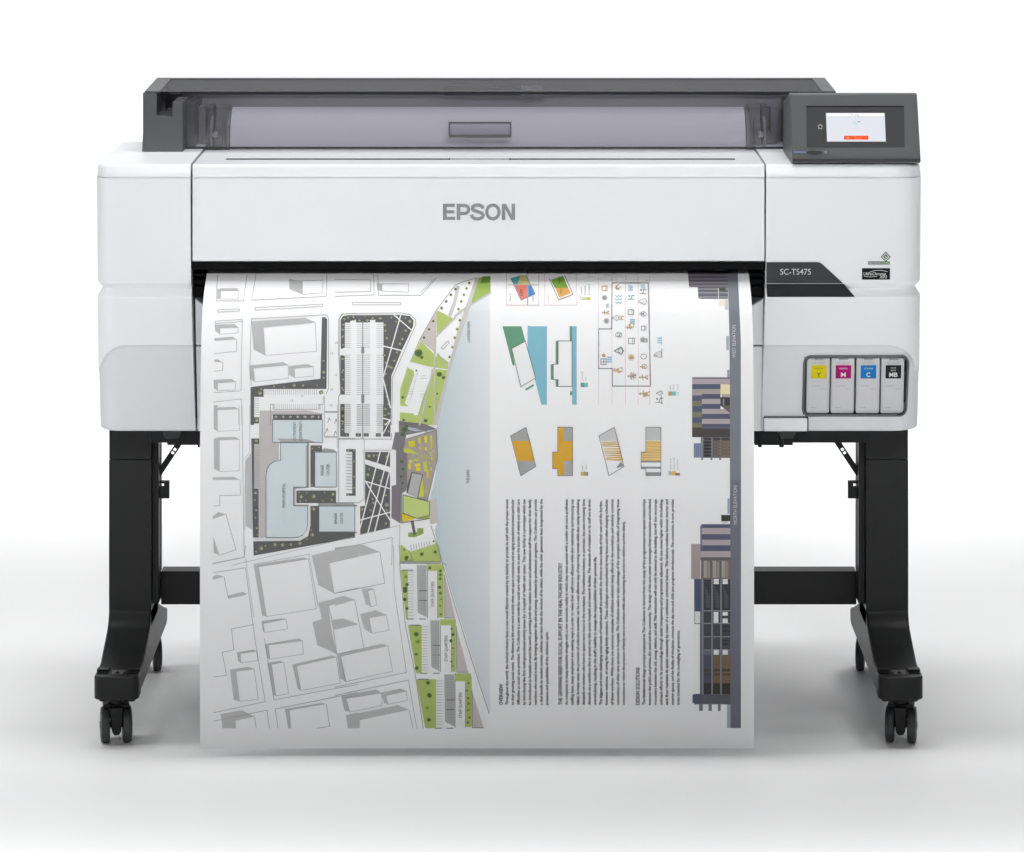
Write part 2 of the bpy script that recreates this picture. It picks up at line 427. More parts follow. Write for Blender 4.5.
# ------------------------------------------------------------------ roll cover and end brackets
RC = empty('roll_cover', (0, .3, .97)); RC.parent = PR; RC.location = Vector((0, .3, .97))-PR.location
def cpart(name, bm, mats, bevel=0.0, ang=.5): return part(name, bm, mats, RC, bevel, 2, ang)
bm = NB()
pprism(bm, [(142.0, 152.8), (144.6, 92.9), (156.8, 92.9), (156.6, 115.4), (172.2, 116.6), (172.4, 102.0), (182.8, 102.0), (182.8, 152.8)], .20, .30)
cpart('end_bracket', bm, DARK, .0012)
bm = NB()
wbox(bm, xof(142.6, .2), xof(147, .2), .205, .43, .958, 1.066)
wbox(bm, xof(170, .2), xof(178, .2), .30, .43, .958, 1.03)
wbox(bm, xof(147, .2), xof(182, .2), .40, .43, .958, 1.064, 1)
cyl(bm, (xof(168, .3), .33, 1.02), (1, 0, 0), .010, .02, 20, mi=1)
wbox(bm, xof(160, .3), xof(166, .3), .29, .36, .96, 1.062, 1)
cpart('roll_holder', bm, [DARK, DARK2], .001)
# right side bracket, mostly behind the touch panel
bm = NB()
pprism(bm, [(836.5, 92.9), (841, 152.8), (801, 152.8), (801, 102), (812, 102), (812, 116), (826, 116), (826, 92.9)], .20, .30)
cpart('end_bracket', bm, DARK, .0012)
bm = NB()
wbox(bm, xof(826, .2), xof(836, .2), .205, .43, .958, 1.066)
wbox(bm, xof(801, .2), xof(836, .2), .40, .43, .958, 1.064, 1)
wbox(bm, xof(820.5, .3), xof(829.5, .3), .27, .40, 1.00, 1.058, 2)
cpart('roll_holder', bm, [DARK, DARK2, GREYL], .001)
SMOKE_T = smoke('smoked_lid_top', (0.52, 0.51, 0.55), 0.18, 0.10)
# lid: smoked shell with opaque ends and a back rim
LX0, LX1 = xof(144.7, .2), xof(835.8, .2)
zf, zr, yb = 1.0668, 1.0715, .418
bm = NB()
def lidtop(x0, x1, mi, z=0.0): prism(bm, [Vector((x0, .2, zf+z)), Vector((x1, .2, zf+z)), Vector((x1, yb-.02, zr+z)), Vector((x0, yb-.02, zr+z))], [Vector((x0, .2, zf+z+.0028)), Vector((x1, .2, zf+z+.0028)), Vector((x1, yb-.02, zr+z+.0028)), Vector((x0, yb-.02, zr+z+.0028))], mi)
lidtop(LX0, xof(160, .2), 0); lidtop(xof(822, .2), LX1, 0)
wbox(bm, LX0, LX1, yb-.02, yb, 1.045, zr+.003, 0)
wbox(bm, xof(180, .25), xof(800, .25), .247, .252, 1.0595, 1.0665, 1)
wbox(bm, xof(180, .25), xof(800, .25), .2465, .252, .9640, .9675, 1)
wbox(bm, xof(443, .3), xof(520, .3), .385, .41, 1.045, 1.061, 1)
wbox(bm, xof(521, .28), xof(544, .28), .385, .41, 1.042, 1.062, 2)
cyl(bm, (xof(532, .28), .384, 1.053), (0, 1, 0), .008, .012, 24, mi=2)
cpart('cover_frame', bm, [DARK, DARK2, GREYP], .0008)
bm = NB()
x0, x1 = xof(160, .2), xof(822, .2)
ngon(bm, [(x0, .2, zf+.0015), (x1, .2, zf+.0015), (x1, yb-.02, zr+.0015), (x0, yb-.02, zr+.0015)])
xa, xb = xof(182.5, .25), xof(801.5, .25)
ngon(bm, [(xa, .249, .966), (xb, .249, .966), (xb, .249, 1.066), (xa, .249, 1.066)])
bm.faces.ensure_lookup_table(); bm.faces[0].material_index = 1
cpart('smoked_window', bm, [SMOKE, SMOKE_T])
bm = NB()
hx0, hx1 = 448.6, 511.4
ringprism(bm, [(hx0, 122), (hx1, 122), (hx1, 137.6), (hx0, 137.6)], [(hx0+1.5, 123.4), (hx1-1.5, 123.4), (hx1-1.5, 134.6), (hx0+1.5, 134.6)], lambda y: .244, .006, 0)
pbox(bm, 466, 492, 134.8, 137.8, .2425, .246, 0)
pbox(bm, hx0+1.5, hx1-1.5, 123.4, 134.6, .2475, .2485, 1)
cpart('cover_handle', bm, [DARK, smoke('handle_film', (.93, .92, .97), .9, .25)], .0006)
# inside: rear wall, floor, flanges
bm = NB()
wbox(bm, xof(184, .43), xof(800, .43), .425, .435, .93, 1.0650, 3)
wbox(bm, xof(184, .3), xof(800, .3), .26, .43, .925, .935, 1)
wbox(bm, xof(186, .3), xof(196, .3), .27, .42, .93, 1.04, 1)
wbox(bm, xof(786, .3), xof(797, .3), .27, .42, .93, 1.04, 1)
cpart('roll_compartment', bm, [GREYP, DARK2, DARK, GREYL])
for sgn, bx in ((1, 230), (-1, 746)):
    bm = NB()
    c = lambda px: (xof(px, .3), .355, .962)
    for d0, d1, mi_ in ((4, 15, 0), (18, 24, 1), (26, 33, 0)): a_, b_ = sorted((xof(bx-sgn*d0, .3), xof(bx-sgn*d1, .3))); wbox(bm, a_, b_, .330+.004*mi_, .40, .935, 1.030, mi_)
    cyl(bm, c(bx-sgn*2), (1, 0, 0), .060, .006, 48, mi=0)
    cyl(bm, c(bx-sgn*12), (1, 0, 0), .052, .012, 40, mi=1)
    cyl(bm, c(bx-sgn*19), (1, 0, 0), .056, .005, 40, mi=0)
    cyl(bm, c(bx-sgn*25), (1, 0, 0), .030, .020, 32, mi=1)
    cyl(bm, (xof(bx-sgn*14.5, .29), .29, 1.005-.02), (0, 1, 0), .005, .02, 16, mi=2)
    cpart('roll_adapter', bm, [GREYP, DARK, GREYL], .0008)
# paper roll: a thing of its own resting in the compartment
bm = NB()
cyl(bm, ((xof(231, .31)+xof(745, .31))/2, .355, .962), (1, 0, 0), .0655, xof(745, .31)-xof(231, .31), 96)
PRL = link('paper_roll', bm, ROLLP, ang=.5); tag(PRL, 'wide roll of white paper lying behind the smoked cover', 'paper roll')

# ------------------------------------------------------------------ touch panel, leaning back on the right-hand end
cA, cB, cC, cD = at(791.8, 94, .052), at(917.8, 94, .052), at(920.6, 160.6, -.004), at(792.6, 160.6, -.004)
def pan(u, v, d=0.0):
    """u,v as photo pixels on the tilted face; d = height above the face"""
    k = (v-94)/(160.6-94); L = cA.lerp(cD, k); Rr2 = cB.lerp(cC, k)
    ul = 791.8+(792.6-791.8)*k; ur = 917.8+(920.6-917.8)*k
    p = L.lerp(Rr2, (u-ul)/(ur-ul))
    n = (cB-cA).cross(cD-cA).normalized()
    if n.y > 0: n = -n
    return p+n*d
CP = empty('control_panel', (0.57, .05, .97)); CP.parent = PR; CP.location = Vector((.57, .05, .97))-PR.location
bm = NB()
for (xa_, xb_) in ((xof(792.2, 0), xof(919.2, .02)),):
    profc = [(cD.y, cD.z), (cA.y, cA.z), (cA.y+.012, cA.z+.001), (.20, 1.052), (.20, TOPZ+.001), (.02, TOPZ+.001), (cD.y+.002, cD.z-.004)]
    xprism(bm, profc, xa_, xb_)
part('panel_body', bm, DARK, CP, bevel=.0018)
bm = NB()
pbox(bm, 792.6, 920.4, 158.6, 162.0, -.0065, .02)
part('panel_lip', bm, DARK2, CP, bevel=.001)
def pq(bm, pts, d, mi=0, th=None):
    if th is None: bm.faces.new([bm.verts.new(pan(x, y, d)) for x, y in pts]).material_index = mi
    else: prism(bm, [pan(x, y, d) for x, y in pts], [pan(x, y, d-th) for x, y in pts], mi)
bm = NB()
pq(bm, [(806.2, 107.0), (904.0, 107.0), (904.6, 147.2), (806.8, 147.2)], .0008, 0, .003)
pq(bm, [(806.2, 106.3), (904.0, 106.3), (904.0, 107.2), (806.2, 107.2)], .0011, 1, .003)
GL = part('display_glass', bm, [PANEL, BLACK], CP)
def emi(name, c, s=1.0):
    m = mat(name, (.01, .01, .01), .3, emit=(tuple(lin(v) for v in c), s)); return m
bm = NB()
pq(bm, [(825.9, 113.3), (884.6, 113.3), (885.8, 141.9), (827.0, 141.9)], .0010, 0)
pq(bm, [(826.3, 113.8), (884.2, 113.8), (884.4, 117.0), (826.4, 117.0)], .0012, 1)
pq(bm, [(826.4, 117.0), (884.4, 117.0), (884.4, 117.7), (826.4, 117.7)], .0013, 2)
pq(bm, [(844.0, 136.1), (868.3, 136.1), (868.3, 140.1), (844.0, 140.1)], .0013, 3)
pq(bm, [(852.6, 121.4), (858.4, 121.4), (858.4, 125), (856.6, 126), (856.4, 129), (855, 129), (855, 126), (852.6, 124.6)], .0013, 4)
pq(bm, [(858.0, 121.6), (860.2, 121.6), (860.2, 122.6), (858.0, 122.6)], .0014, 5)
put_text(bm, 'Printing', 851.0, 116.4, 8.0, 1.9, lambda x, y: pan(x, y, .0015), mi=5)
put_text(bm, 'Cancel', 854.0, 139.1, 7.0, 1.9, lambda x, y: pan(x, y, .0015), mi=6)
pq(bm, [(846.8, 137.2), (848.8, 137.2), (848.8, 139.2), (846.8, 139.2)], .0015, 6)
part('screen', bm, [emi('screen_ground', (226, 229, 238)), emi('screen_bar', (255, 255, 255)), emi('screen_rule', (200, 203, 210)), emi('screen_orange', (243, 84, 22)),
                    emi('screen_teal', (208, 226, 232)), emi('screen_text', (150, 155, 165)), emi('screen_peach', (255, 160, 120))], GL, ang=3)
bm = NB()
def prib(bm, pts, w, d, mi=0, closed=False):
    if closed: pts = pts+[pts[0]]
    for i in range(len(pts)-1):
        a, b_ = Vector(pts[i]), Vector(pts[i+1]); dd = (b_-a).normalized(); n = Vector((-dd.y, dd.x))*w/2
        bm.faces.new([bm.verts.new(pan(v.x, v.y, d)) for v in (a+n, b_+n, b_-n, a-n)]).material_index = mi
prib(bm, [(817.7, 126.8), (820.1, 124.9), (822.6, 126.8)], .55, .0013)
prib(bm, [(818.5, 127.0), (818.5, 129.1), (821.8, 129.1), (821.8, 127.0)], .5, .0013)
part('home_key', bm, LT, GL)
bm = NB()
pq(bm, [(793.2, 152.2), (806.4, 152.2), (806.4, 153.0), (793.2, 153.0)], .0022, 0)
part('status_light', bm, emi('status_blue', (120, 150, 190)), CP)
bm = NB()
el = [(814.2+8.2*math.cos(R(a)), 152.7+1.5*math.sin(R(a))) for a in range(0, 360, 15)]
pq(bm, el, .0022, 0, .002)
e2 = [(825.6+1.5*math.cos(R(a)), 152.7+1.4*math.sin(R(a))) for a in range(0, 360, 30)]
pq(bm, e2, .0022, 1, .002)
part('power_button', bm, [DARK2, GREYP], CP)

# ------------------------------------------------------------------ stand
X0L, X1L = -0.6946, -0.6220
BX = xof(508.6, .1)           # symmetry axis of the stand
def mx(x, s): return x if s < 0 else 2*BX-x
def sbox(bm, s, x0, x1, y0, y1, z0, z1, mi=0):
    a, b_ = sorted((mx(x0, s), mx(x1, s))); wbox(bm, a, b_, y0, y1, z0, z1, mi)
def sprism(bm, s, prof, x0, x1, mi=0): xprism(bm, prof, mx(x0, s), mx(x1, s), mi)
def leg(s):
    L = empty('stand_leg', (0, .25, 0)); L.parent = PR; L.location = Vector((mx(-.658, s), .25, 0))-PR.location
    zc = zof(459.9, .154)
    bm = NB(); sbox(bm, s, X0L, X1L, .154, .276, .150, zc); sbox(bm, s, X0L+.0003, X1L-.0003, .1543, .276, zc+.0006, .532)
    part('column', bm, LEG, L, bevel=.0009)
    bm = NB()   # inner channel and rail
    sbox(bm, s, X1L+.0002, X1L+.011, .175, .222, .185, .53, 0)
    sbox(bm, s, X1L+.011, X1L+.0125, .202, .221, .235, .455, 1)
    sbox(bm, s, X1L+.0002, X1L+.017, .17, .275, .475, .532, 0)
    cyl(bm, (mx(X1L+.019, s), .19, .512), (1, 0, 0), .016, .006, 24, mi=0)
    part('rail', bm, [LEG, METAL], L, bevel=.0008)
    bm = NB()
    pr = [(-.040, .083), (-.045, .090), (-.045, .116), (-.035, .1185), (.030, .1215), (.125, .152), (.140, .160), (.150, .172), (.154, .180), (.276, .180), (.290, .160), (.420, .1215), (.446, .116), (.446, .095), (.43, .088)]
    sprism(bm, s, pr, X0L, X1L)
    FT = part('foot', bm, LEG, L, bevel=.003)
    # rounded front cap of the foot
    bm = NB()
    cx = (X0L+X1L)/2
    pl = rrect(X0L-.0012, X1L+.0012, -.066, -.010, .016, 6)
    prism(bm, [Vector((mx(x, s), y, .080)) for x, y in pl], [Vector((mx(x, s), y, .1190)) for x, y in pl])
    for dx in (-.024, .024): cyl(bm, (mx(cx+dx, s), -.045, .077), (0, 0, 1), .007, .006, 20)
    part('foot_cap', bm, LEG, L, bevel=.003)
    bm = NB()
    for dx in (-.025, .025): sbox(bm, s, cx+dx-.009, cx+dx+.009, -.046, -.034, .1187, .1196, 0)
    wd = [(cx-.009, -.048), (cx+.009, -.048), (cx+.012, -.020), (cx-.012, -.020)]
    prism(bm, [Vector((mx(x, s), y, .1187)) for x, y in wd], [Vector((mx(x, s), y, .1200)) for x, y in wd], 1)
    wd = [(cx-.004, -.046), (cx+.004, -.046), (cx, -.030)]
    prism(bm, [Vector((mx(x, s), y, .1195)) for x, y in wd], [Vector((mx(x, s), y, .1208)) for x, y in wd], 0)
    sbox(bm, s, cx-.036, cx-.016, -.028, -.012, .117, .1225, 2); sbox(bm, s, cx+.016, cx+.036, -.028, -.012, .117, .1225, 2)
    part('foot_trim', bm, [BLACK, DISC, LEG], L, bevel=.0006)
    # hook plate on the inner side
    bm = NB()
    hx = X1L+.011
    a = at(159.8, 481, .22)
    hk = [(0, .0), (.0165, .0), (.0165, -.030), (0, -.030), (0, -.0098), (.0075, -.0098), (.0075, -.004), (0, -.004)]
    z0 = zof(481.2, .19); ax_ = xof(159.6, .19)
    prism(bm, [Vector((mx(ax_+u, s), .190, z0+v)) for u, v in hk], [Vector((mx(ax_+u, s), .200, z0+v)) for u, v in hk])
    part('hook', bm, BLACK2, L)
    # diagonal brace with its slot
    bm = NB()
    Y = .20
    A = Vector((176.0, 442.5)); B = Vector((155.8, 473.0)); d = (B-A).normalized(); n = Vector((d.y, -d.x))
    if n.x < 0: n = -n
    Lb = (B-A).length; wdt = 5.9
    def bp(u, v): q = A+d*u+n*v; return at(q.x, q.y, Y)
    for (u0, u1, v0, v1) in ((-6, 5, 0, wdt), (5, 12, 0, 1.6), (5, 12, 4.3, wdt), (12, Lb+2, 0, wdt), (8.2, 9.2, 1.6, 4.3)):
        ps = [bp(u0, v0), bp(u1, v0), bp(u1, v1), bp(u0, v1)]
        ps = [Vector((mx(p.x, s), p.y, p.z)) for p in ps]
        prism(bm, ps, [p+Vector((0, .004, 0)) for p in ps])
    part('brace', bm, BLACK2, L)
    return L
def caster(s, y, front, proto=None):
    c = empty('caster', (0, 0, 0)); c.parent = PR
    cxw = (X0L+X1L)/2 - (.0045 if front else .001)
    c.location = Vector((mx(cxw, s), y, 0))-PR.location
    ang = R(9)*(1 if s < 0 else -1)
    M = Matrix.Rotation(ang, 4, 'Z')
    def loc(bmx, name, m, bev=0.0):
        bmesh.ops.transform(bmx, matrix=M, verts=bmx.verts[:])
        o = link(name, bmx, m, c, bev, 2); return o
    for dx in (-.0182, .0182):
        bm = NB()
        prof_ = [(-.0075, .025), (-.0068, .0285), (-.0045, .0298), (.0045, .0298), (.0068, .0285), (.0075, .025)]
        rings = []
        for u, r in prof_:
            rings.append([bm.verts.new((dx+u, r*math.cos(2*math.pi*i/40), .030+r*math.sin(2*math.pi*i/40))) for i in range(40)])
        for a_, b_ in zip(rings, rings[1:]):
            for i in range(40): bm.faces.new((a_[i], a_[(i+1) % 40], b_[(i+1) % 40], b_[i]))
        bm.faces.new(rings[0][::-1]); bm.faces.new(rings[-1])
        sg = 1 if dx > 0 else -1
        cyl(bm, (dx+sg*.0073, 0, .030), (1, 0, 0), .0215, .0016, 32, mi=1)
        cyl(bm, (dx+sg*.0082, 0, .030), (1, 0, 0), .006, .0016, 20, mi=0)
        loc(bm, 'wheel', [RUB, DISC], .0004)
    bm = NB()
    cyl(bm, (0, .002, .068), (0, 0, 1), .013, .022, 28)
    fk = [(-.0105, .062), (.0105, .062), (.0095, .040), (.0075, .022), (.004, .016), (-.004, .016), (-.0075, .022), (-.0095, .040)]
    prism(bm, [Vector((u, -.020, v)) for u, v in fk], [Vector((u, .016, v)) for u, v in fk])
    cyl(bm, (0, 0, .030), (1, 0, 0), .006, .040, 20)
    wbox(bm, -.022, .022, -.012, .022, .0605, .0655)
    loc(bm, 'fork', LEG, .0012)
    return c
for s in (-1, 1):
    leg(s); caster(s, -.0225, True); caster(s, .452, False)
# cross bar and the beam under the body
bm = NB()
wbox(bm, mx(X1L+.009, -1), mx(X1L+.009, 1), .235, .275, zof(604.6, .235), zof(571.4, .235))
part('crossbar', bm, LEG, bevel=.0015)
bm = NB()
pbox(bm, 150, 870, 425, 442.9, .10, .14)
pbox(bm, 167, 199.4, 425, 445.2, .09, .13); pbox(bm, 197.6, 199.8, 425, 447.6, .088, .12)
pbox(bm, 754.4, 793, 425, 445.4, .09, .13); pbox(bm, 758, 762, 425, 447.6, .088, .12); pbox(bm, 779.5, 784, 425, 447.6, .088, .12)
part('under_beam', bm, BLACK2, bevel=.0015)
for c0, c1 in ((163, 181), (778.5, 795.5)):
    bm = NB(); pprism(bm, [(c0, 428), (c1, 428), (c1, 434.5), (c1-3, 438.8), (c0+3, 438.8), (c0, 434.5)], .07, .09)
    part('mounting_bracket', bm, DARK2, bevel=.001)
bm = NB()
wbox(bm, xof(104, .06), xof(914, .06), .06, .33, .516, .53)
part('underside', bm, BLACK2)

# ------------------------------------------------------------------ ink cartridges, each a thing of its own
INK = [('Y', 'YELLOW', None, (0.58, 0.50, 0.005), 806.9, 830.2, (.05, .045, .01), 'yellow label marked Y'),
       ('M', 'MAGENTA', None, (0.34, 0.004, 0.13), 831.4, 854.9, (.75, .72, .74), 'magenta label marked M'),
       ('C', 'CYAN', None, (0.003, 0.155, 0.42), 856.4, 880.2, (.75, .75, .78), 'cyan blue label marked C'),
       ('MB', 'MATTE', 'BLACK', (0.010, 0.010, 0.011), 881.4, 904.6, (.75, .75, .75), 'black label marked MB')]
CART = mat('cartridge_card', (0.55, 0.55, 0.56), 0.45); CARTD = mat('cartridge_print', (0.10, 0.10, 0.105), 0.5); CARTL = mat('cartridge_print_pale', (0.30, .30, .31), .5)
CTIP = mat('cartridge_film', (0.47, 0.475, 0.49), 0.3)
for k, nm, nm2, colr, a, b_, tc_, desc in INK:
    cy = lambda y: slope(y)+.0065
    base = at((a+b_)/2, 413.4, cy(413.4))
    e = empty('ink_cartridge', base)
    tag(e, 'pale ink cartridge with %s behind the ink window' % desc, 'ink cartridge', 'ink cartridges in the window')
    sh = -1.4
    def q(x, y, dd=0.0): return at(x+(y-357)/56*(-1.0), y, cy(y))-Vector((0, dd, 0))
    def cpart2(name, bm, m, parent=e, bevel=0, ang=.5): return part(name, bm, m, parent, bevel, 3, ang)
    bm = NB(); pts = rrect(a, b_, 357.6, 413.4, 2.2, 4)
    prism(bm, [q(x, y) for x, y in pts], [q(x, y)+Vector((0, .030, 0)) for x, y in pts])
    body = cpart2('casing', bm, CTIP, bevel=.0012)
    bm = NB(); pts = rrect(a+2.2, b_-2.2, 359.0, 410.2, .8, 3)
    prism(bm, [q(x, y, .0006) for x, y in pts], [q(x, y, -.0004) for x, y in pts])
    lb = cpart2('front_label', bm, CART)
    la, lb_ = a+4.4, a+20.0
    bm = NB()
    bm.faces.new([bm.verts.new(q(x, y, .0010)) for x, y in ((la, 365.1), (lb_, 365.1), (lb_, 378.4), (la, 378.4))]).material_index = 0
    cpart2('colour_mark', bm, mat('ink_'+nm.lower(), colr, .55, spec=.15), lb, ang=3); bm = NB()
    f2 = lambda x, y: q(x, y, .0014)
    big = 8.4 if k == 'MB' else 4.0 if k != 'M' else 4.8
    put_text(bm, k, (la+lb_)/2-big/2, 376.7, big, 4.5, f2, mi=1, bold=.02, res=3)
    if nm2:
        put_text(bm, nm, (la+lb_)/2-2.6, 368.6, 5.2, 1.5, f2, mi=1); put_text(bm, nm2, (la+lb_)/2-2.6, 371.0, 5.2, 1.5, f2, mi=1)
    else: put_text(bm, nm, (la+lb_)/2-4.2, 369.2, 8.4, 1.7, f2, mi=1)
    put_text(bm, 'EPSON', (la+lb_)/2-4.3, 360.0, 8.6, 1.7, f2, mi=2, bold=.02)
    put_text(bm, 'SC-T5475', (la+lb_)/2-6.0, 363.8, 12, 1.6, f2, mi=3)
    put_text(bm, 'Ink Cartridge', la+.2, 386.2, 8.4, 1.3, f2, mi=3); put_text(bm, '350 ml', lb_-5.4, 389.4, 5.2, 1.1, f2, mi=3)
    put_text(bm, 'EPSON', la+.2, 408.0, 5.4, 1.3, f2, mi=3, bold=.01)
    cpart2('lettering', bm, [CART, mat('ink_text_'+nm.lower(), tc_, .6, spec=.1), CARTD, CARTL], lb, ang=3)

# ------------------------------------------------------------------ the printed sheet
PY = [(258, .105), (264, .075), (268, .052), (272, .032), (280, .006), (290, -.022), (300, -.043), (310, -.059), (320, -.068), (330, -.075), (340, -.081), (355, -.087), (370, -.0915), (385, -.0955), (400, -.098), (420, -.102), (440, -.1050), (456, -.107), (800, -.107)]
def ypap(py):
    """smooth (Catmull-Rom) distance of the sheet as a function of photo row"""
    n = len(PY)
    for i in range(n-1):
        if py <= PY[i+1][0] or i == n-2:
            p1, p2 = PY[i], PY[i+1]; p0 = PY[i-1] if i else p1; p3 = PY[i+2] if i+2 < n else p2
            t = max(0, min(1, (py-p1[0])/(p2[0]-p1[0])))
            m1 = (p2[1]-p0[1])/(p2[0]-p0[0])*(p2[0]-p1[0]); m2 = (p3[1]-p1[1])/(p3[0]-p1[0])*(p2[0]-p1[0]) if p3 is not p2 else 0
            return (2*t**3-3*t*t+1)*p1[1]+(t**3-2*t*t+t)*m1+(-2*t**3+3*t*t)*p2[1]+(t**3-t*t)*m2
PROWS = [256+4*i for i in range(51)] + [748.4]      # 256..456 in steps of four rows, then flat to the hem
PPTS = [(ypap(p), zof(p, ypap(p))) for p in PROWS]
NRM = []
for i in range(len(PPTS)):
    a = PPTS[max(i-1, 0)]; b = PPTS[min(i+1, len(PPTS)-1)]
    d = Vector((0, b[0]-a[0], b[1]-a[1])).normalized(); n = Vector((0, -abs(d.z), 0)); n = Vector((0, d.z, -d.y)).normalized()
    if n.y > 0: n = -n
    NRM.append(n)
# sheet edges run straight along the length: true width .9144
XC = xof(477.0, -.107)
XL, XR = XC-.4572, XC+.4572
def pap(px, py, lay):
    """a point of the sheet seen at photo position (px,py), lay steps above its face"""
    i = min(range(len(PROWS)), key=lambda k: abs(PROWS[k]-py)) if py <= 456 and abs(py/4-round(py/4)) < 1e-4 else None
    if i is not None and abs(PROWS[i]-py) < 1e-3:
        Y, z = PPTS[i]; n = NRM[i]
    else:
        for i in range(len(PROWS)-1):
            if py <= PROWS[i+1] or i == len(PROWS)-2: break
        # intersect the viewing ray with the facet between rows i and i+1 (linear in Y,z)
        (ya, za), (yb_, zb) = PPTS[i], PPTS[i+1]
        m = (py-HOR)/F
        # point on facet: y=ya+t*dy, z=za+t*dz ; CAM_H - z = m*(CAM_D+y)
        dy, dz = yb_-ya, zb-za
        t = (CAM_H-za-m*(CAM_D+ya))/(m*dy+dz)
        Y, z = ya+t*dy, za+t*dz; tt = max(0, min(1, t)); n = NRM[i].lerp(NRM[i+1], tt).normalized()
    return Vector((xof(px, Y), Y, z)) + n*(0.00022*lay)
SH = empty('printed_sheet', (XC, -.1, zof(748.4, -.107)))
tag(SH, 'long printed poster of a hospital site plan, diagrams and text hanging from the output slot', 'poster')
bm = NB()
fr = [[bm.verts.new((XL+(XR-XL)*j/8, y, z)) for j in range(9)] for y, z in PPTS]
bk = [[bm.verts.new(Vector((XL+(XR-XL)*j/8, y, z))-n*.0004) for j in range(9)] for (y, z), n in zip(PPTS, NRM)]
for g_ in (fr, bk):
    for i in range(len(g_)-1):
        for j in range(8): bm.faces.new((g_[i][j], g_[i][j+1], g_[i+1][j+1], g_[i+1][j]))
for i in range(len(fr)-1):
    for j in (0, 8): bm.faces.new((fr[i][j], fr[i+1][j], bk[i+1][j], bk[i][j]))
for i in (0, -1):
    for j in range(8): bm.faces.new((fr[i][j], fr[i][j+1], bk[i][j+1], bk[i][j]))
part('paper', bm, PAPER, SH, ang=.5)

PC = {}
def ink(r, g=None, b=None):
    """a printed colour, given as it looks on white paper (0-255)"""
    if g is None: g = b = r
    key = (r, g, b)
    if key not in PC:
        PC[key] = mat('ink_%d_%d_%d' % key, tuple(.86*lin(v) for v in key), .62, spec=.35)
    return PC[key]

class Print:
    """flat artwork in photo coordinates, cut at the sheet's rows and laid on the curved sheet"""
    def __init__(s): s.bm = NB(); s.mats = []; s.org = (0, 0, 1.0); s.n = 0
    def z(s, x, y, k): s.org = (x, y, k)
    def m(s, c):
        mt = c if isinstance(c, bpy.types.Material) else ink(*(c if isinstance(c, tuple) else (c,)))
        if mt not in s.mats: s.mats.append(mt)
        return s.mats.index(mt)
    def c(s, p): return (s.org[0]+p[0]/s.org[2], s.org[1]+p[1]/s.org[2])
    def raw(s, pts, c, lay):
        s.n += 1
        l = lay + (s.n % 7)*.05
        vs = [s.bm.verts.new((x, y, l)) for x, y in pts]
        try: f = s.bm.faces.new(vs); f.material_index = s.m(c)
        except ValueError: pass
    def P(s, pts, c, lay=1): s.raw([s.c(p) for p in pts], c, lay)
    def Rc(s, x0, y0, x1, y1, c, lay=1): s.P([(x0, y0), (x1, y0), (x1, y1), (x0, y1)], c, lay)
    def L(s, pts, c=164, w=.5, closed=False, lay=3):
        """line, width in photo pixels"""
        pts = [Vector(s.c(p)) for p in pts]
        if closed: pts = pts+[pts[0]]
        for a, b in zip(pts, pts[1:]):
            d = b-a
            if d.length < 1e-6: continue
            d.normalize(); n = Vector((-d.y, d.x))*w/2; e = d*w*.25
            s.raw([tuple(v) for v in (a-e+n, b+e+n, b+e-n, a-e-n)], c, lay)
    def O(s, x, y, r, c, lay=4, n=9, j=.22):
        cx, cy = s.c((x, y)); r = r/s.org[2]
        s.raw([(cx+r*(1-j*random.random())*math.cos(2*math.pi*i/n), cy+r*(1-j*random.random())*math.sin(2*math.pi*i/n)) for i in range(n)], c, lay)
    def tree(s, x, y, r, c=(120, 150, 60), c2=None, lay=4):
        s.O(x, y, r, c, lay); c2 = c2 or (tuple(int(v*.82) for v in c) if c != OL else (178, 180, 152)); s.O(x+r*.15, y+r*.1, r*.55, c2, lay+.5)
    def ticks(s, x0, y0, x1, y1, step, c=186, w=.42, lay=3, vert=False):
        """parking bays: short lines filling the rectangle"""
        if vert:
            x = x0
            while x <= x1: s.L([(x, y0), (x, y1)], c, w, lay=lay); x += step
        else:
            y = y0
            while y <= y1: s.L([(x0, y), (x1, y)], c, w, lay=lay); y += step
    def B(s, shadow, box, sc=None, lc=178, w=.45):
        """a block on the plan: grey cast side and outlined roof"""
        if shadow: s.P(shadow, sc or (190 if s.org[2] > 5 else 197), 2)
        if box: s.L(box, lc, w, closed=True)
    def T(s, txt, px, py, length, cap, c=60, lay=5, rot=True, bold=0.0, res=2):
        tmp = NB(); put_text(tmp, txt, px, py, length, cap, lambda x, y: Vector((x, y, lay)), rot=rot, mi=s.m(c), bold=bold, res=res)
        me = bpy.data.meshes.new('t'); tmp.to_mesh(me); tmp.free(); s.bm.from_mesh(me); bpy.data.meshes.remove(me)
    def done(s, name, label=None):
        bm = s.bm
        bm.normal_update()
        bmesh.ops.triangulate(bm, faces=[f for f in bm.faces if len(f.verts) > 3])
        ys = [v.co.y for v in bm.verts]; lo, hi = min(ys), max(ys)
        for r in PROWS:
            if lo < r < hi and r <= 456:
                bmesh.ops.bisect_plane(bm, geom=bm.verts[:]+bm.edges[:]+bm.faces[:], dist=1e-5, plane_co=(0, r, 0), plane_no=(0, 1, 0))
        for v in bm.verts: v.co = pap(v.co.x, v.co.y, v.co.z)
        for f in bm.faces: f.normal_update()
        fl = [f for f in bm.faces if f.normal.y > 0]
        bmesh.ops.reverse_faces(bm, faces=fl)
        o = part(name, bm, s.mats, SH, ang=3, recalc=False)
        if label: o['label'] = label
        return o

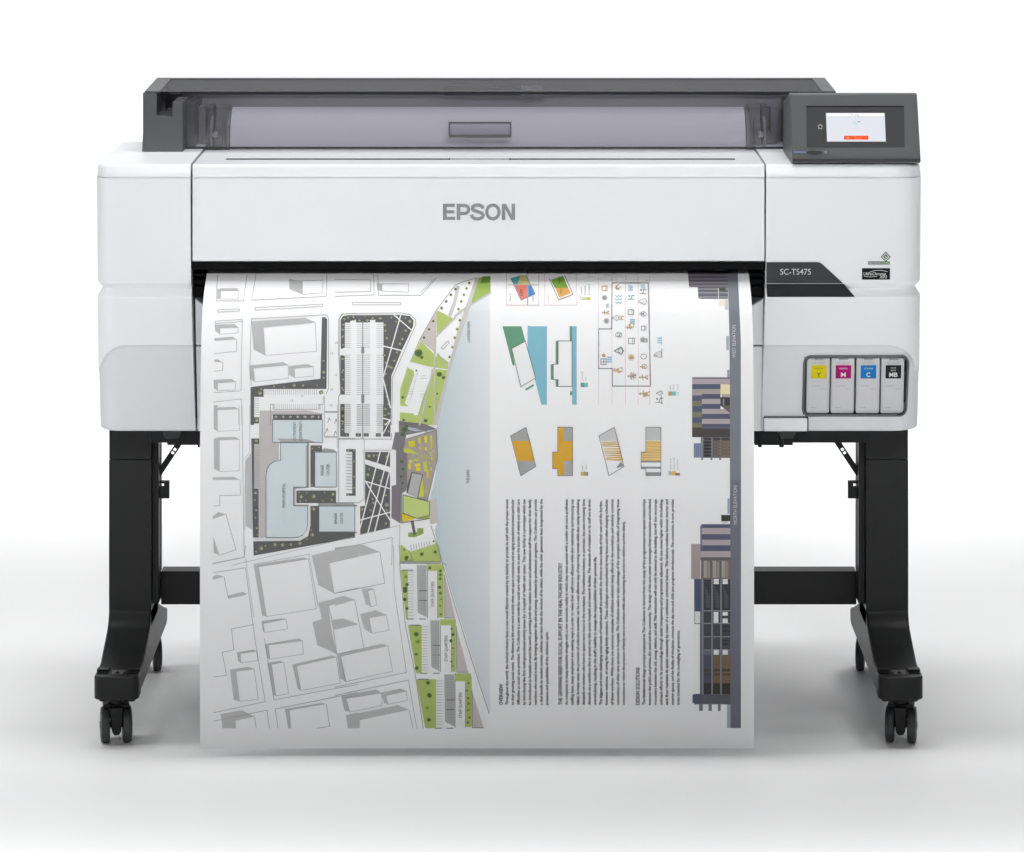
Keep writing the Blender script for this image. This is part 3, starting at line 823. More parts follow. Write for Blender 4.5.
# --- site plan
D = Print()
DK = 96; TP = (196, 192, 191); GN = (182, 199, 112); BL = (216, 229, 233); OL = (128, 130, 108); DG = (92, 120, 58); WH = 252; LG = 228
def gradmat():
    m = mat('lake_print', (1, 1, 1), .62, spec=.35); nt = m.node_tree; b = nt.nodes['Principled BSDF']
    tc = nt.nodes.new('ShaderNodeTexCoord'); sx = nt.nodes.new('ShaderNodeSeparateXYZ'); nt.links.new(tc.outputs['Object'], sx.inputs[0])
    mr = nt.nodes.new('ShaderNodeMapRange'); off = SH.location.x
    mr.inputs['From Min'].default_value = xof(434, -.107)-off; mr.inputs['From Max'].default_value = xof(491, -.107)-off
    nt.links.new(sx.outputs['X'], mr.inputs['Value'])
    cr = nt.nodes.new('ShaderNodeValToRGB'); nt.links.new(mr.outputs[0], cr.inputs[0])
    cr.color_ramp.elements[0].color = (*[.86*lin(v) for v in (198, 213, 217)], 1); cr.color_ramp.elements[1].color = (*[.86*lin(v) for v in (236, 238, 242)], 1)
    e = cr.color_ramp.elements.new(.45); e.color = (*[.86*lin(v) for v in (214, 225, 229)], 1)
    nt.links.new(cr.outputs[0], b.inputs['Base Color']); return m
LAKE = gradmat()
D.z(0, 0, 1)
D.P([(490, 292), (470, 305), (462, 330), (448.8, 370), (438, 418), (436.5, 429), (437.3, 458), (434.5, 480), (430, 499), (436.2, 499), (437.3, 523), (434.5, 530), (440, 555), (444, 565), (452, 592), (470, 650), (489, 713), (490, 713)], LAKE, .6)
D.T('LAKESIDE PARK', 470.2, 342.4, 21, 3.2, 110); D.T('THE LAKE', 469.4, 483.5, 14, 3.4, 110)
# upper left
D.z(195, 265, 5.325)
D.L([(120, 55), (112, 192), (258, 192), (277, 55)]); D.B([(118, 130), (140, 125), (225, 125), (232, 137), (136, 138), (136, 182), (116, 182)], [(136, 138), (232, 137), (232, 182), (136, 182)])
D.L([(122, 240), (236, 234), (236, 246), (122, 252)], closed=True)
D.L([(325, 50), (302, 188), (700, 168), (702, 50)]); D.B([(500, 76), (572, 85), (572, 158), (505, 130)], [(572, 85), (680, 82), (680, 150), (572, 158)])
D.L([(320, 228), (680, 209), (680, 221), (320, 242)], closed=True)
D.L([(108, 300), (252, 290), (245, 670), (100, 680)]); D.L([(108, 300), (108, 312), (252, 302)])
D.B([(105, 318), (210, 315), (230, 332), (132, 335), (132, 368), (108, 352)], [(132, 335), (230, 332), (230, 362), (132, 370)])
D.P([(103, 390), (200, 382), (222, 396), (103, 404)], 190, 2); D.L([(222, 396), (222, 460), (105, 472)])
D.P([(103, 505), (122, 502), (140, 516), (103, 517)], 190, 2); D.L([(125, 515), (148, 517), (148, 560), (103, 566)])
D.B([(100, 612), (195, 607), (218, 622), (120, 628), (120, 668), (100, 655)], [(120, 628), (218, 622), (214, 665), (120, 669)])
D.L([(98, 730), (248, 713), (250, 852)])
D.B([(100, 760), (210, 755), (232, 767), (118, 771), (118, 852), (100, 852)], None); D.L([(118, 852), (118, 771), (232, 767), (233, 852)], 180, .45)
D.L([(300, 640), (292, 560), (300, 288), (690, 266), (706, 272), (712, 290), (712, 655), (698, 688)], 140)
D.B([(300, 300), (585, 282), (640, 305), (364, 330), (374, 482), (312, 450)], [(364, 330), (640, 305), (648, 460), (374, 482)])
D.B([(290, 535), (470, 518), (495, 532), (312, 548), (318, 622), (291, 606)], [(312, 548), (495, 532), (498, 604), (318, 622)])
D.B([(497, 538), (600, 528), (632, 542), (528, 550), (532, 600), (500, 585)], [(528, 550), (632, 542), (632, 592), (532, 600)])
D.P([(676, 280), (692, 277), (704, 290), (700, 660), (365, 660), (365, 702), (315, 702), (315, 852), (296, 852), (296, 650), (668, 606)], DK, 2)
for x, y, r in ((685, 510, 7), (685, 570, 11), (685, 600, 7), (345, 682, 13), (352, 660, 8), (420, 646, 7), (475, 650, 6), (527, 640, 12), (575, 641, 8), (672, 678, 13), (328, 825, 12), (305, 655, 5), (650, 640, 5)): D.tree(x, y, r, OL)
D.ticks(372, 664, 655, 690, 11, vert=True); D.ticks(415, 740, 680, 770, 11, vert=True); D.ticks(318, 712, 342, 800, 12)
D.L([(402, 852), (402, 742), (420, 742), (420, 770), (662, 768), (662, 742), (682, 742), (684, 700)], 140)
D.P([(345, 780), (600, 775), (690, 796), (410, 796), (410, 852), (345, 852)], TP, 1.5)
D.Rc(415, 796, 676, 822, DK, 2)
for x in range(430, 670, 40): D.tree(x, 806+random.random()*6, 6, (190, 190, 180))
for x, y in ((752, 420), (728, 475), (750, 590), (725, 668), (725, 752), (570, 703), (515, 727)): D.T(random.choice(('12', '24', '18', '32')), 195+x/5.325-1, 265+y/5.325, 2.6, 2.2, 130, rot=False)
D.L([(765, 852), (765, 700), (775, 680), (768, 480), (768, 290), (785, 262), (852, 258)], 140)
D.P([(780, 285), (790, 272), (852, 268), (852, 294), (826, 298), (826, 308), (798, 308), (798, 440), (778, 448)], DK, 2)
D.P([(778, 480), (798, 485), (798, 690), (778, 690)], DK, 2); D.P([(776, 740), (797, 740), (797, 852), (776, 852)], DK, 2)
for y0 in (318, 345, 378, 425, 500, 560, 610, 665, 760, 800, 835): D.tree(788, y0, 7, OL)
D.tree(795, 288, 9, OL); D.tree(815, 280, 7, OL); D.tree(842, 276, 7, OL)
D.L([(690, 782), (760, 782)], 140, 1); D.L([(690, 700), (690, 852)], 160)
# upper right
D.z(335, 265, 5.325)
D.L([(0, 80), (190, 80), (190, 143), (0, 146)]); D.L([(206, 50), (208, 160), (0, 168)]); D.L([(228, 55), (232, 162), (458, 162), (540, 70)]); D.L([(210, 60), (230, 60)])
D.L([(455, 150), (520, 80)], 190)
D.B([(222, 95), (250, 102), (250, 140), (226, 136)], [(250, 102), (392, 102), (392, 146), (250, 140)]); D.L([(92, 200), (350, 200), (350, 213), (92, 213)], closed=True)
D.L([(20, 852), (20, 700), (30, 690), (20, 470), (20, 290), (35, 264), (60, 260), (350, 256), (400, 264), (428, 290), (430, 320), (306, 600), (302, 852)], 140)
D.P([(30, 440), (30, 295), (40, 275), (65, 268), (350, 266), (398, 272), (418, 295), (415, 330), (355, 455), (300, 590), (297, 852), (258, 852), (258, 306), (215, 306), (215, 292), (186, 292), (186, 306), (112, 306), (112, 292), (80, 292), (80, 306), (52, 306), (52, 440)], DK, 2)
D.P([(28, 482), (48, 482), (48, 690), (28, 690)], DK, 2); D.P([(28, 740), (48, 740), (48, 852), (28, 852)], DK, 2)
for x, y, r in ((48, 290, 8), (70, 283, 7), (130, 296, 8), (172, 296, 10), (200, 283, 8), (240, 285, 9), (100, 280, 6), (160, 275, 5), (265, 320, 9), (268, 350, 8), (275, 390, 9), (262, 480, 9), (268, 520, 8), (285, 540, 11), (270, 580, 8), (268, 640, 8), (275, 700, 7), (283, 740, 9), (265, 800, 8), (300, 545, 10), (315, 510, 9), (330, 465, 9), (345, 420, 10), (358, 395, 10), (375, 350, 10), (390, 335, 8), (398, 300, 12), (375, 283, 7), (325, 300, 6), (38, 345, 6), (38, 385, 7), (38, 500, 8), (38, 570, 7), (38, 655, 7), (38, 760, 6), (38, 830, 8), (330, 275, 8), (300, 280, 7)): D.tree(x, y, r, OL)
for p, w in (([(350, 268), (256, 600)], 1.1), ([(315, 268), (405, 345)], 1.0), ([(258, 432), (356, 456)], 1.3), ([(255, 600), (295, 760)], 1.2), ([(255, 815), (293, 825)], 1.2), ([(292, 825), (268, 852)], 1.0)): D.L(p, WH, w, lay=5)
for xa, xb in ((54, 84), (116, 143), (155, 186), (222, 254)):
    for a, b in ((318, 440), (480, 690), (742, 852)): D.ticks(xa, a, xb, b, 11, 188, .42)
D.L([(148, 300), (148, 852)], 140, 1.0); D.Rc(140, 435, 156, 470, 150, 2); D.Rc(140, 690, 156, 735, 150, 2)
D.L([(186, 306), (186, 306)], 150)
# park by the lake
D.P([(765, 68), (828, 62), (828, 150), (716, 212), (738, 150)], (158, 186, 88), 1.5); D.P([(785, 62), (826, 60), (820, 95), (775, 100)], (110, 150, 60), 2)
D.P([(748, 70), (768, 68), (612, 560), (545, 852), (522, 852), (600, 560), (655, 340)], (205, 200, 196), 2.2)
D.L([(700, 225), (830, 148)], (200, 196, 192), 1.6, lay=3); D.L([(640, 272), (700, 225)], (200, 196, 192), 2, lay=3); D.L([(540, 380), (640, 280)], (200, 196, 192), 1.6, lay=3)
D.L([(655, 118), (640, 190), (612, 268)], (205, 202, 202), 3.4, lay=2)
D.L([(755, 70), (670, 95), (640, 110), (540, 240), (450, 400), (402, 515)], 150, .6)
D.P([(542, 240), (630, 286), (542, 370)], GN, 2); D.P([(542, 245), (538, 470), (452, 400), (500, 310)], (206, 199, 195), 2)
D.P([(455, 402), (530, 478), (600, 556), (500, 540), (405, 514)], GN, 2); D.P([(542, 470), (606, 520), (600, 558), (542, 500)], GN, 2)
D.L([(530, 360), (530, 852)], (200, 195, 190), 1.8, lay=3); D.L([(548, 470), (604, 548)], 200, .8)
D.L([(565, 442), (600, 405), (610, 412), (576, 450)], 160, .6, closed=True)
for x, y in ((642, 130), (617, 160), (592, 195), (568, 230), (523, 300), (500, 343), (474, 387), (665, 295)): D.tree(x, y, 8, (120, 130, 80))
for x, y in ((715, 98), (700, 127), (686, 160), (672, 195), (658, 236), (650, 342), (638, 388), (625, 438), (610, 490)): D.tree(x, y, 8, (150, 160, 80))
D.P([(386, 540), (600, 560), (545, 852), (345, 852), (348, 660)], GN, 1.6)
D.P([(395, 515), (515, 552), (508, 600), (470, 700), (440, 800), (420, 800), (418, 790), (345, 785), (345, 750), (392, 752), (372, 735), (420, 590), (420, 565), (386, 545)], WH, 3)
D.ticks(380, 590, 416, 745, 12); D.L([(440, 570), (395, 740)], 215, .8); D.ticks(455, 590, 488, 780, 14)
D.L([(522, 556), (450, 852)], (205, 200, 195), 1.5, lay=4)
D.P([(340, 832), (450, 852), (340, 852)], 110, 4)
for x, y, r in ((445, 468, 24), (555, 582, 16), (578, 600, 11), (360, 705, 9), (366, 825, 8), (483, 828, 12), (545, 685, 6), (505, 755, 7), (462, 492, 10), (433, 562, 6)): D.tree(x, y, r, DG)
# middle left
D.z(195, 405, 5.325)
D.P([(100, 0), (118, 0), (120, 140), (100, 126)], 190, 2); D.L([(235, 0), (238, 135), (120, 140), (118, 0)], 180, .45)
D.B([(100, 180), (120, 172), (212, 170), (236, 182), (130, 186), (130, 354), (102, 340)], [(130, 186), (236, 182), (236, 350), (130, 354)])
D.P([(95, 386), (205, 382), (240, 398), (95, 398)], 190, 2); D.L([(240, 398), (242, 480), (132, 482), (132, 535), (98, 538)])
D.P([(95, 592), (125, 570), (165, 582), (95, 607)], 198, 2); D.L([(165, 582), (218, 770), (130, 800)]); D.P([(97, 700), (130, 800), (100, 786)], 198, 2)
D.L([(250, 0), (262, 810), (98, 842)]); D.L([(292, 0), (292, 250), (270, 280), (265, 660)], 190)
D.P([(345, 30), (600, 33), (690, 46), (412, 56), (412, 200), (446, 205), (446, 292), (412, 303), (388, 330), (376, 365), (375, 705), (342, 705), (342, 445), (315, 445), (315, 205), (342, 205), (342, 98), (345, 98)], TP, 1.2)
D.P([(268, 300), (300, 250), (306, 665), (270, 645)], 196, 1.4)
D.P([(297, 0), (315, 0), (315, 65), (342, 65), (342, 98), (297, 98)], DK, 2); D.P([(300, 178), (342, 178), (342, 207), (315, 207), (315, 445), (340, 445), (340, 705), (308, 705)], DK, 2)
D.ticks(318, 225, 345, 440, 11, 165)
D.P([(310, 726), (560, 722), (602, 698), (615, 640), (615, 537), (658, 537), (660, 678), (852, 678), (852, 706), (312, 802)], DK, 2)
D.P([(615, 215), (676, 215), (676, 247), (637, 247), (637, 436), (615, 436)], DK, 2); D.Rc(540, 455, 751, 522, DK, 3); D.Rc(415, 50, 677, 76, DK, 2)
D.P([(690, 230), (738, 236), (755, 250), (638, 250)], 165, 1.5); D.P([(655, 522), (820, 518), (852, 530), (852, 538), (655, 538)], 165, 1.5)
for i in range(7): D.tree(432+i*38, 63, 7, (190, 190, 180))
D.L([(312, 714), (530, 714), (575, 700), (600, 670), (607, 640), (607, 540)], 238, 2.0, lay=4)
D.P([(440, 200), (608, 200), (608, 440), (535, 446), (535, 530), (608, 530), (608, 537), (524, 538), (524, 437), (600, 437), (600, 202)], 175, 1.8)
for pts in ([(413, 78), (679, 78), (679, 199), (413, 199)], [(638, 251), (753, 251), (753, 437), (638, 437)], [(660, 538), (851, 538), (851, 675), (660, 675)],
            [(456, 200), (600, 200), (600, 437), (525, 437), (525, 537), (600, 537), (600, 640), (594, 668), (575, 692), (548, 704), (520, 706), (378, 706), (378, 372), (384, 340), (400, 314), (424, 299), (456, 295)]):
    D.P(pts, BL, 2.4); D.L(pts, 90, .6, closed=True, lay=4)
D.P([(438, 178), (600, 182), (640, 197), (456, 198)], 175, 3); D.P([(590, 215), (605, 215), (605, 437), (590, 437)], 180, 3)
D.T('MAIN HOSPITAL', 285.3, 507.5, 24, 3.2, 90); D.T('REHAB', 323.6, 475.3, 10.5, 3.1, 90); D.T('CENTER', 329.4, 475.8, 12, 3.1, 90)
D.T('SENIOR', 337.2, 524, 11.5, 3.1, 90); D.T('CENTER', 343.0, 524, 11.5, 3.1, 90); D.T('OUTPATIENT', 296.3, 440.5, 18.5, 3.3, 90); D.T('DEPARTMENT', 302.2, 440.5, 18.5, 3.3, 90)
for x, y, r in ((328, 82, 11), (326, 190, 11), (322, 468, 11), (318, 505, 7), (325, 560, 7), (322, 600, 6), (328, 655, 8), (330, 690, 5), (325, 780, 7), (352, 762, 14), (375, 750, 7), (425, 743, 12), (465, 745, 12), (510, 742, 9), (558, 735, 12), (595, 712, 7), (625, 690, 13), (632, 552, 12), (618, 665, 6), (625, 232, 6), (660, 225, 7), (622, 425, 7), (565, 487, 12), (632, 485, 14), (735, 475, 11), (690, 465, 6), (555, 465, 6), (595, 465, 5), (590, 508, 5), (680, 508, 6), (560, 510, 7), (728, 505, 7)): D.tree(x, y, r, OL)
D.L([(690, 0), (690, 170)], 165); D.L([(765, 180), (765, 520), (852, 518)], 165); D.L([(758, 0), (758, 230)], 165); D.L([(692, 170), (758, 170)], 150, .9); D.L([(690, 38), (755, 38)], 150, .9)
for x, y in ((712, 80), (748, 85), (700, 135), (745, 150)): D.L([(x-5, y+14), (x+3, y-12), (x+9, y+5)], 130, .6)
D.P([(776, 0), (797, 0), (797, 148), (820, 150), (820, 168), (776, 168)], DK, 2)
for y0 in (25, 60, 100, 130): D.tree(786, y0, 7, OL)
D.L([(765, 180), (852, 180)], 120, .8); D.ticks(808, 265, 838, 460, 17)
D.P([(805, 235), (852, 235), (852, 250), (805, 248)], DK, 2); D.P([(838, 248), (852, 248), (852, 470), (838, 470)], DK, 2); D.Rc(805, 470, 852, 483, DK, 2)
D.L([(200, 852), (852, 700)], 190); 
# middle right
D.z(335, 405, 5.325)
D.P([(28, 0), (46, 0), (46, 150), (75, 150), (75, 168), (28, 168)], DK, 2)
for a, b in ((110, 139), (153, 180), (217, 244)): D.Rc(a, 150, b, 168, 105, 2)
D.P([(256, 0), (295, 0), (295, 168), (256, 168)], DK, 2); D.L([(256, 70), (295, 80)], WH, 1.2, lay=5); D.L([(294, 82), (258, 150)], WH, 1.0, lay=5)
for x, y, r in ((268, 20, 9), (285, 45, 9), (265, 100, 8), (285, 140, 9), (60, 158, 6), (124, 158, 6), (166, 158, 6), (230, 158, 6)): D.tree(x, y, r, OL)
for xa, xb in ((54, 84), (116, 143), (155, 186), (222, 254)): D.ticks(xa, 0, xb, 145, 11, 188, .42)
D.L([(148, 0), (148, 180)], 140, 1.0); D.L([(20, 0), (20, 180), (300, 182), (302, 150)], 140)
D.P([(60, 235), (110, 235), (110, 483), (60, 483), (60, 471), (92, 471), (92, 248), (60, 248)], DK, 2.5); D.ticks(57, 262, 90, 460, 17, 165)
for x, y in ((70, 241), (100, 241), (100, 300), (100, 380), (100, 440), (70, 476)): D.tree(x, y, 7, OL)
D.L([(20, 190), (20, 520), (128, 520), (155, 500), (155, 240), (300, 240)], 150); D.L([(155, 182), (155, 240)], 150)
D.P([(160, 250), (293, 250), (293, 652), (134, 688), (134, 540), (160, 536)], DK, 2)
for x, y, r in ((180, 270, 11), (205, 268, 9), (175, 370, 12), (180, 340, 7), (275, 275, 9), (222, 268, 6), (205, 520, 10), (275, 530, 13), (145, 555, 9), (275, 560, 8), (270, 630, 9), (200, 500, 7), (150, 600, 9), (240, 400, 7), (270, 480, 9), (190, 560, 8)): D.tree(x, y, r, OL)
D.P([(160, 288), (293, 330), (293, 360), (160, 314)], WH, 4)
for p in ([(240, 250), (134, 655)], [(288, 250), (175, 680)], [(293, 345), (212, 672)], [(160, 405), (293, 445)], [(162, 405), (293, 612)], [(134, 612), (293, 570)]): D.L(p, WH, 1.15, lay=5)
D.L([(225, 310), (190, 440)], 190, .7, lay=5)
D.L([(0, 537), (120, 537)], 90, .6); D.P([(0, 678), (120, 678), (120, 680), (0, 705)], DK, 2); D.P([(0, 518), (95, 520), (120, 537), (0, 537)], 165, 1.5)
D.P([(300, 240), (324, 240), (324, 425), (302, 428)], WH, 2)
SHD = (124, 119, 124)
D.P([(320, 145), (340, 145), (340, 84), (480, 100), (542, 128), (380, 160), (358, 250), (380, 262), (380, 455), (352, 475), (350, 632), (300, 600), (302, 430), (325, 425), (325, 240), (302, 235)], SHD, 1.6)
D.P([(388, 118), (425, 122), (470, 138), (425, 140), (392, 130)], (175, 195, 205), 3); D.L([(400, 125), (500, 145)], 170, .8, lay=3)
for x, y, r in ((370, 130, 20), (360, 155, 14), (380, 110, 10), (355, 300, 11), (360, 340, 9), (352, 380, 9), (358, 415, 8), (355, 445, 6)): D.tree(x, y, r, (88, 110, 68))
bd = [(378, 182), (540, 132), (546, 282), (492, 508), (440, 496), (466, 370), (408, 358), (382, 440), (382, 262), (358, 248)]
D.P(bd, (168, 158, 150), 2.2); D.L(bd, 120, .7, closed=True, lay=4)
YL = (222, 206, 40); YG = (196, 204, 70)
for r_ in ((390, 190, 427, 223), (440, 172, 458, 206), (474, 163, 492, 204), (506, 160, 520, 232), (393, 290, 412, 312), (418, 284, 446, 300), (390, 312, 405, 345), (470, 300, 492, 355), (424, 310, 455, 330), (430, 330, 455, 352), (508, 245, 519, 292), (488, 345, 500, 392), (505, 330, 516, 350), (452, 268, 466, 280), (486, 262, 494, 284), (446, 222, 460, 236), (477, 222, 490, 246), (497, 300, 506, 320)):
    x0_, y0_, x1_, y1_ = r_; D.P([(x0_, y0_+3), (x1_-2, y0_), (x1_, y1_-3), (x0_+3, y1_)], random.choice((YL, YL, YG)), 3.2)
for i in range(26):
    x = random.uniform(392, 530); y = random.uniform(205, 350); 
    D.P([(x, y), (x+random.uniform(5, 12), y+3), (x+6, y+random.uniform(6, 14))], random.choice((YG, YL, (178, 178, 120), (196, 190, 186))), 3.8)
D.P([(370, 228), (400, 235), (448, 262), (380, 255), (366, 248)], YG, 3); D.P([(452, 400), (468, 390), (474, 490), (446, 488)], YG, 3.3)
for i in range(8): D.P([(470+random.uniform(0, 30), 400+i*11), (482+random.uniform(0, 18), 396+i*11), (478, 410+i*11)], random.choice((YG, (196, 190, 186))), 3.6)
D.P([(408, 358), (382, 440), (380, 466), (388, 470), (412, 360)], 90, 3.9); D.P([(410, 360), (466, 370), (440, 494), (384, 470)], 182, 4); D.L([(410, 360), (466, 370), (440, 494)], 80, .7, lay=5)
D.P([(500, 505), (540, 500), (545, 628), (508, 634)], (206, 199, 195), 2.4)
D.P([(362, 478), (504, 515), (504, 586), (436, 603), (362, 576)], (196, 212, 130), 4); D.L([(362, 478), (504, 515), (504, 586), (436, 603), (362, 576)], 90, .7, closed=True, lay=5)
D.P([(355, 576), (432, 604), (355, 626)], (224, 200, 40), 3.6); D.P([(436, 603), (504, 588), (504, 604), (470, 608)], (165, 175, 80), 3.6)
D.L([(355, 470), (355, 628), (504, 604)], 90, .6, lay=5)
D.P([(350, 640), (500, 608), (520, 640), (532, 738), (400, 782), (350, 740)], WH, 2.4)
D.P([(403, 618), (418, 612), (432, 690), (418, 694)], 105, 4); D.P([(390, 680), (438, 676), (438, 656), (470, 655), (472, 684), (425, 704), (390, 702)], (150, 170, 90), 3.5); D.tree(424, 684, 8, DG)
for i in range(8): D.L([(403+i*14, 745-i*3), (408+i*14, 775-i*4)], 165, .5)
D.P([(348, 745), (372, 760), (395, 772), (402, 785), (530, 742), (525, 715), (532, 715), (562, 838), (348, 838)], GN, 2); D.L([(350, 836), (565, 834)], 150, .8, lay=4); D.L([(395, 775), (415, 825), (350, 836)], 150, .8, lay=4)
for x, y, r in ((463, 792, 9), (378, 818, 11), (532, 782, 9), (370, 770, 6), (525, 725, 6)): D.tree(x, y, r, DG)
D.L([(510, 640), (540, 730), (565, 830), (590, 852)], 160, .7)
D.L([(135, 690), (305, 650), (345, 640)], 170); D.L([(345, 640), (345, 852)], 150); D.L([(302, 852), (305, 705), (0, 770)], 165)
# lower left
D.z(195, 545, 4.057)
D.L([(205, 0), (200, 50), (70, 76)])
D.L([(75, 112), (205, 92), (243, 380), (285, 635), (75, 680)], 160)
D.P([(72, 128), (90, 120), (118, 128), (72, 141)], 197, 2); D.L([(118, 128), (135, 215)]); D.P([(133, 205), (195, 190), (213, 200), (135, 218)], 197, 2)
D.L([(238, 322), (148, 340), (158, 425), (110, 435), (128, 528), (75, 535)])
D.B([(170, 435), (236, 424), (250, 430), (183, 440), (186, 478), (175, 470)], [(183, 440), (250, 430), (254, 468), (186, 478)])
D.B([(142, 505), (215, 494), (240, 502), (166, 512), (180, 634), (157, 627)], [(166, 512), (240, 502), (257, 626), (180, 634)])
D.P([(104, 686), (190, 670), (242, 696), (164, 712), (165, 743), (112, 743)], 199, 2); D.L([(75, 714), (292, 670), (302, 743)], 160); D.L([(242, 696), (248, 743)])
D.B([(238, 80), (440, 50), (460, 56), (258, 88), (290, 290), (272, 286)], [(258, 88), (460, 56), (492, 258), (290, 290)])
D.B([(270, 308), (352, 297), (370, 300), (277, 318), (282, 354), (275, 350)], [(277, 318), (370, 300), (376, 340), (282, 354)])
D.B([(283, 402), (420, 379), (436, 388), (297, 405), (304, 463), (292, 457)], [(297, 405), (436, 388), (440, 442), (304, 463)])
D.B([(293, 478), (345, 470), (360, 474), (310, 484), (328, 612), (316, 608)], [(310, 484), (360, 474), (380, 602), (328, 612)])
D.B([(395, 485), (555, 448), (573, 454), (411, 490), (430, 590), (417, 584)], [(411, 490), (573, 454), (590, 560), (430, 590)])
D.P([(474, 42), (660, 0), (660, 42), (545, 72), (565, 196), (500, 162)], 195, 2); D.L([(545, 72), (660, 46)]); D.L([(565, 196), (660, 174)])
D.P([(500, 235), (610, 207), (645, 224), (541, 246), (552, 342), (575, 442), (496, 406), (477, 313), (516, 302)], 195, 2)
D.L([(541, 246), (556, 302)]); D.P([(552, 305), (600, 298), (655, 322), (562, 343)], 194, 2.5); D.L([(562, 343), (575, 442), (660, 424)])
D.P([(578, 446), (645, 430), (660, 436), (590, 452), (610, 554), (596, 546)], 197, 2); D.L([(590, 452), (610, 554), (660, 543)])
D.L([(282, 380), (320, 628), (660, 565)], 170); D.L([(462, 40), (500, 250)], 178)
D.L([(337, 743), (325, 665), (660, 598)], 160); D.B([(365, 665), (515, 640), (533, 645), (384, 670), (390, 743), (378, 743)], None); D.L([(533, 645), (546, 735), (495, 743)])
D.P([(595, 615), (649, 602), (660, 608), (612, 618), (620, 676), (606, 670)], 197, 2); D.L([(612, 618), (660, 608)]); D.P([(612, 690), (660, 680), (660, 743), (620, 743)], 198, 2)
D.L([(238, 78), (470, 36)], 180); D.L([(205, 52), (238, 290)], 190)
# lower right
D.z(335, 545, 4.057)
D.P([(0, 10), (110, -2), (182, 28), (0, 66)], 197, 2); D.L([(182, 28), (202, 155), (0, 196)])
D.B([(108, 178), (150, 176), (158, 180), (133, 185), (145, 250), (126, 241)], [(133, 185), (158, 180), (170, 244), (145, 250)])
D.B([(102, 280), (165, 265), (208, 283), (138, 295), (150, 359), (119, 341)], [(138, 295), (208, 283), (220, 345), (150, 359)])
D.P([(0, 215), (35, 207), (80, 222), (0, 246)], 197, 2); D.L([(80, 222), (117, 415)]); D.P([(0, 312), (40, 300), (94, 321), (0, 343)], 196, 2.5)
D.B([(8, 441), (190, 401), (215, 408), (22, 450), (45, 553), (22, 543)], [(22, 450), (215, 408), (234, 512), (45, 553)])
D.L([(0, 576), (290, 517), (240, 180), (237, 0)], 170); D.L([(0, 610), (298, 548), (332, 743)], 165)
D.B([(25, 612), (165, 586), (188, 600), (45, 622), (60, 678), (37, 667)], [(45, 622), (188, 600), (192, 650), (60, 678)])
D.B([(185, 600), (265, 582), (290, 592), (206, 610), (215, 646), (201, 641)], [(206, 610), (290, 592), (293, 630), (215, 646)])
D.P([(47, 692), (255, 650), (300, 668), (100, 710), (100, 743), (58, 743)], 199, 2); D.L([(300, 668), (316, 743)])
D.L([(262, 0), (264, 100), (286, 330), (325, 520), (358, 743)], 150, .6); D.L([(265, 74), (430, 74)], 140, .8)
D.L([(418, 0), (432, 60), (485, 240), (540, 420), (625, 683)], 165, .7); D.P([(432, 60), (447, 100), (604, 743), (622, 743), (560, 500), (480, 230)], WH, 1.8)
for (gx0, gy0, gx1, gy1, gl, lot, lotx, gsx0, gsx1, bx0, bx1, by0, by1, gx2, tri, ty) in (
        (266, 102, 296, 300, 288, 296, 332, 332, 371, 375, 415, 105, 297, 441, [(445, 120), (488, 296), (445, 296)], 251),
        (296, 325, 352, 520, 330, 352, 388, 387, 424, 428, 471, 325, 515, 490, [(492, 330), (540, 516), (494, 516)], 471),
        (330, 545, 410, 743, 366, 410, 443, 443, 484, 487, 528, 552, 740, 554, [(556, 590), (602, 741), (557, 741)], 700)):
    D.P([(gx0, gy0), (gx1, gy0), (gx1, gy1), (gl, gy1)], GN, 2); D.Rc(lot, gy0, lotx, gy1, 248, 2); D.ticks(lot+1, gy0+6, lot+24, gy1-6, 11, 168)
    D.P([(gsx0, gy0-20), (gsx1, gy0-20), (gsx1, gy1-8), (gsx0+4, gy1-26)], 182, 2.5)
    for yy in range(int(gy0), int(gy1)-20, 11): D.L([(gsx0+12, yy), (gsx1-3, yy)], 165, .4)
    for yy in (.42, .62): D.L([(gsx0+10, gy0+(gy1-gy0)*yy), (gsx1+1, gy0+(gy1-gy0)*yy)], 110, .9)
    D.L([(gx0+8, gy0), (gx0+50, gy0)], 120, .9); D.L([(lot-4, gy1), (lot+22, gy1)], 120, .9); D.L([(lotx+10, gy1), (lotx+36, gy1)], 120, .9)
    D.P([(gsx1+2, gy0-24), (gx2, gy0-24), (gx2, gy1-6), (bx1+2, gy1-6), (bx1+2, by0), (gsx1+2, by0)], GN, 1.8); D.Rc(bx0, by0, bx1, by1, 250, 3); D.L([(bx0, by0), (bx0, by1)], 110, .6); D.L([(bx1+1, by0), (bx1+1, by1)], 120, .5)
    D.P(tri, (205, 198, 195), 2.2); D.L([tri[0], tri[2], tri[1]], 130, .6)
    cx = 335+(bx0+bx1)/2/4.057
    D.T('STAFF QUARTERS', cx+1.8, 545+ty/4.057, 25.5, 3.3, 80)
    for q_ in range(7): D.tree(gx2-14+random.uniform(-6, 6), by0+10+q_*(by1-by0-30)/6+random.uniform(-6, 6), random.choice((5, 6, 8)), random.choice((DG, (140, 176, 70), (110, 150, 60))))
    for q_ in range(4): D.tree((gx0+gx1+14)/2+random.uniform(-6, 6), gy0+25+q_*46+random.uniform(-12, 12), random.choice((7, 9, 11)), random.choice((DG, (140, 176, 70))))
D.P([(265, 0), (300, 8), (330, 20), (415, -8), (430, 68), (265, 70)], GN, 1.7)
for x, y, r in ((352, 36, 8), (406, 28, 8), (290, 50, 9), (385, 92, 7), (428, 104, 7), (292, 160, 8), (284, 186, 10)): D.tree(x, y, r, DG)
D.done('site_plan')

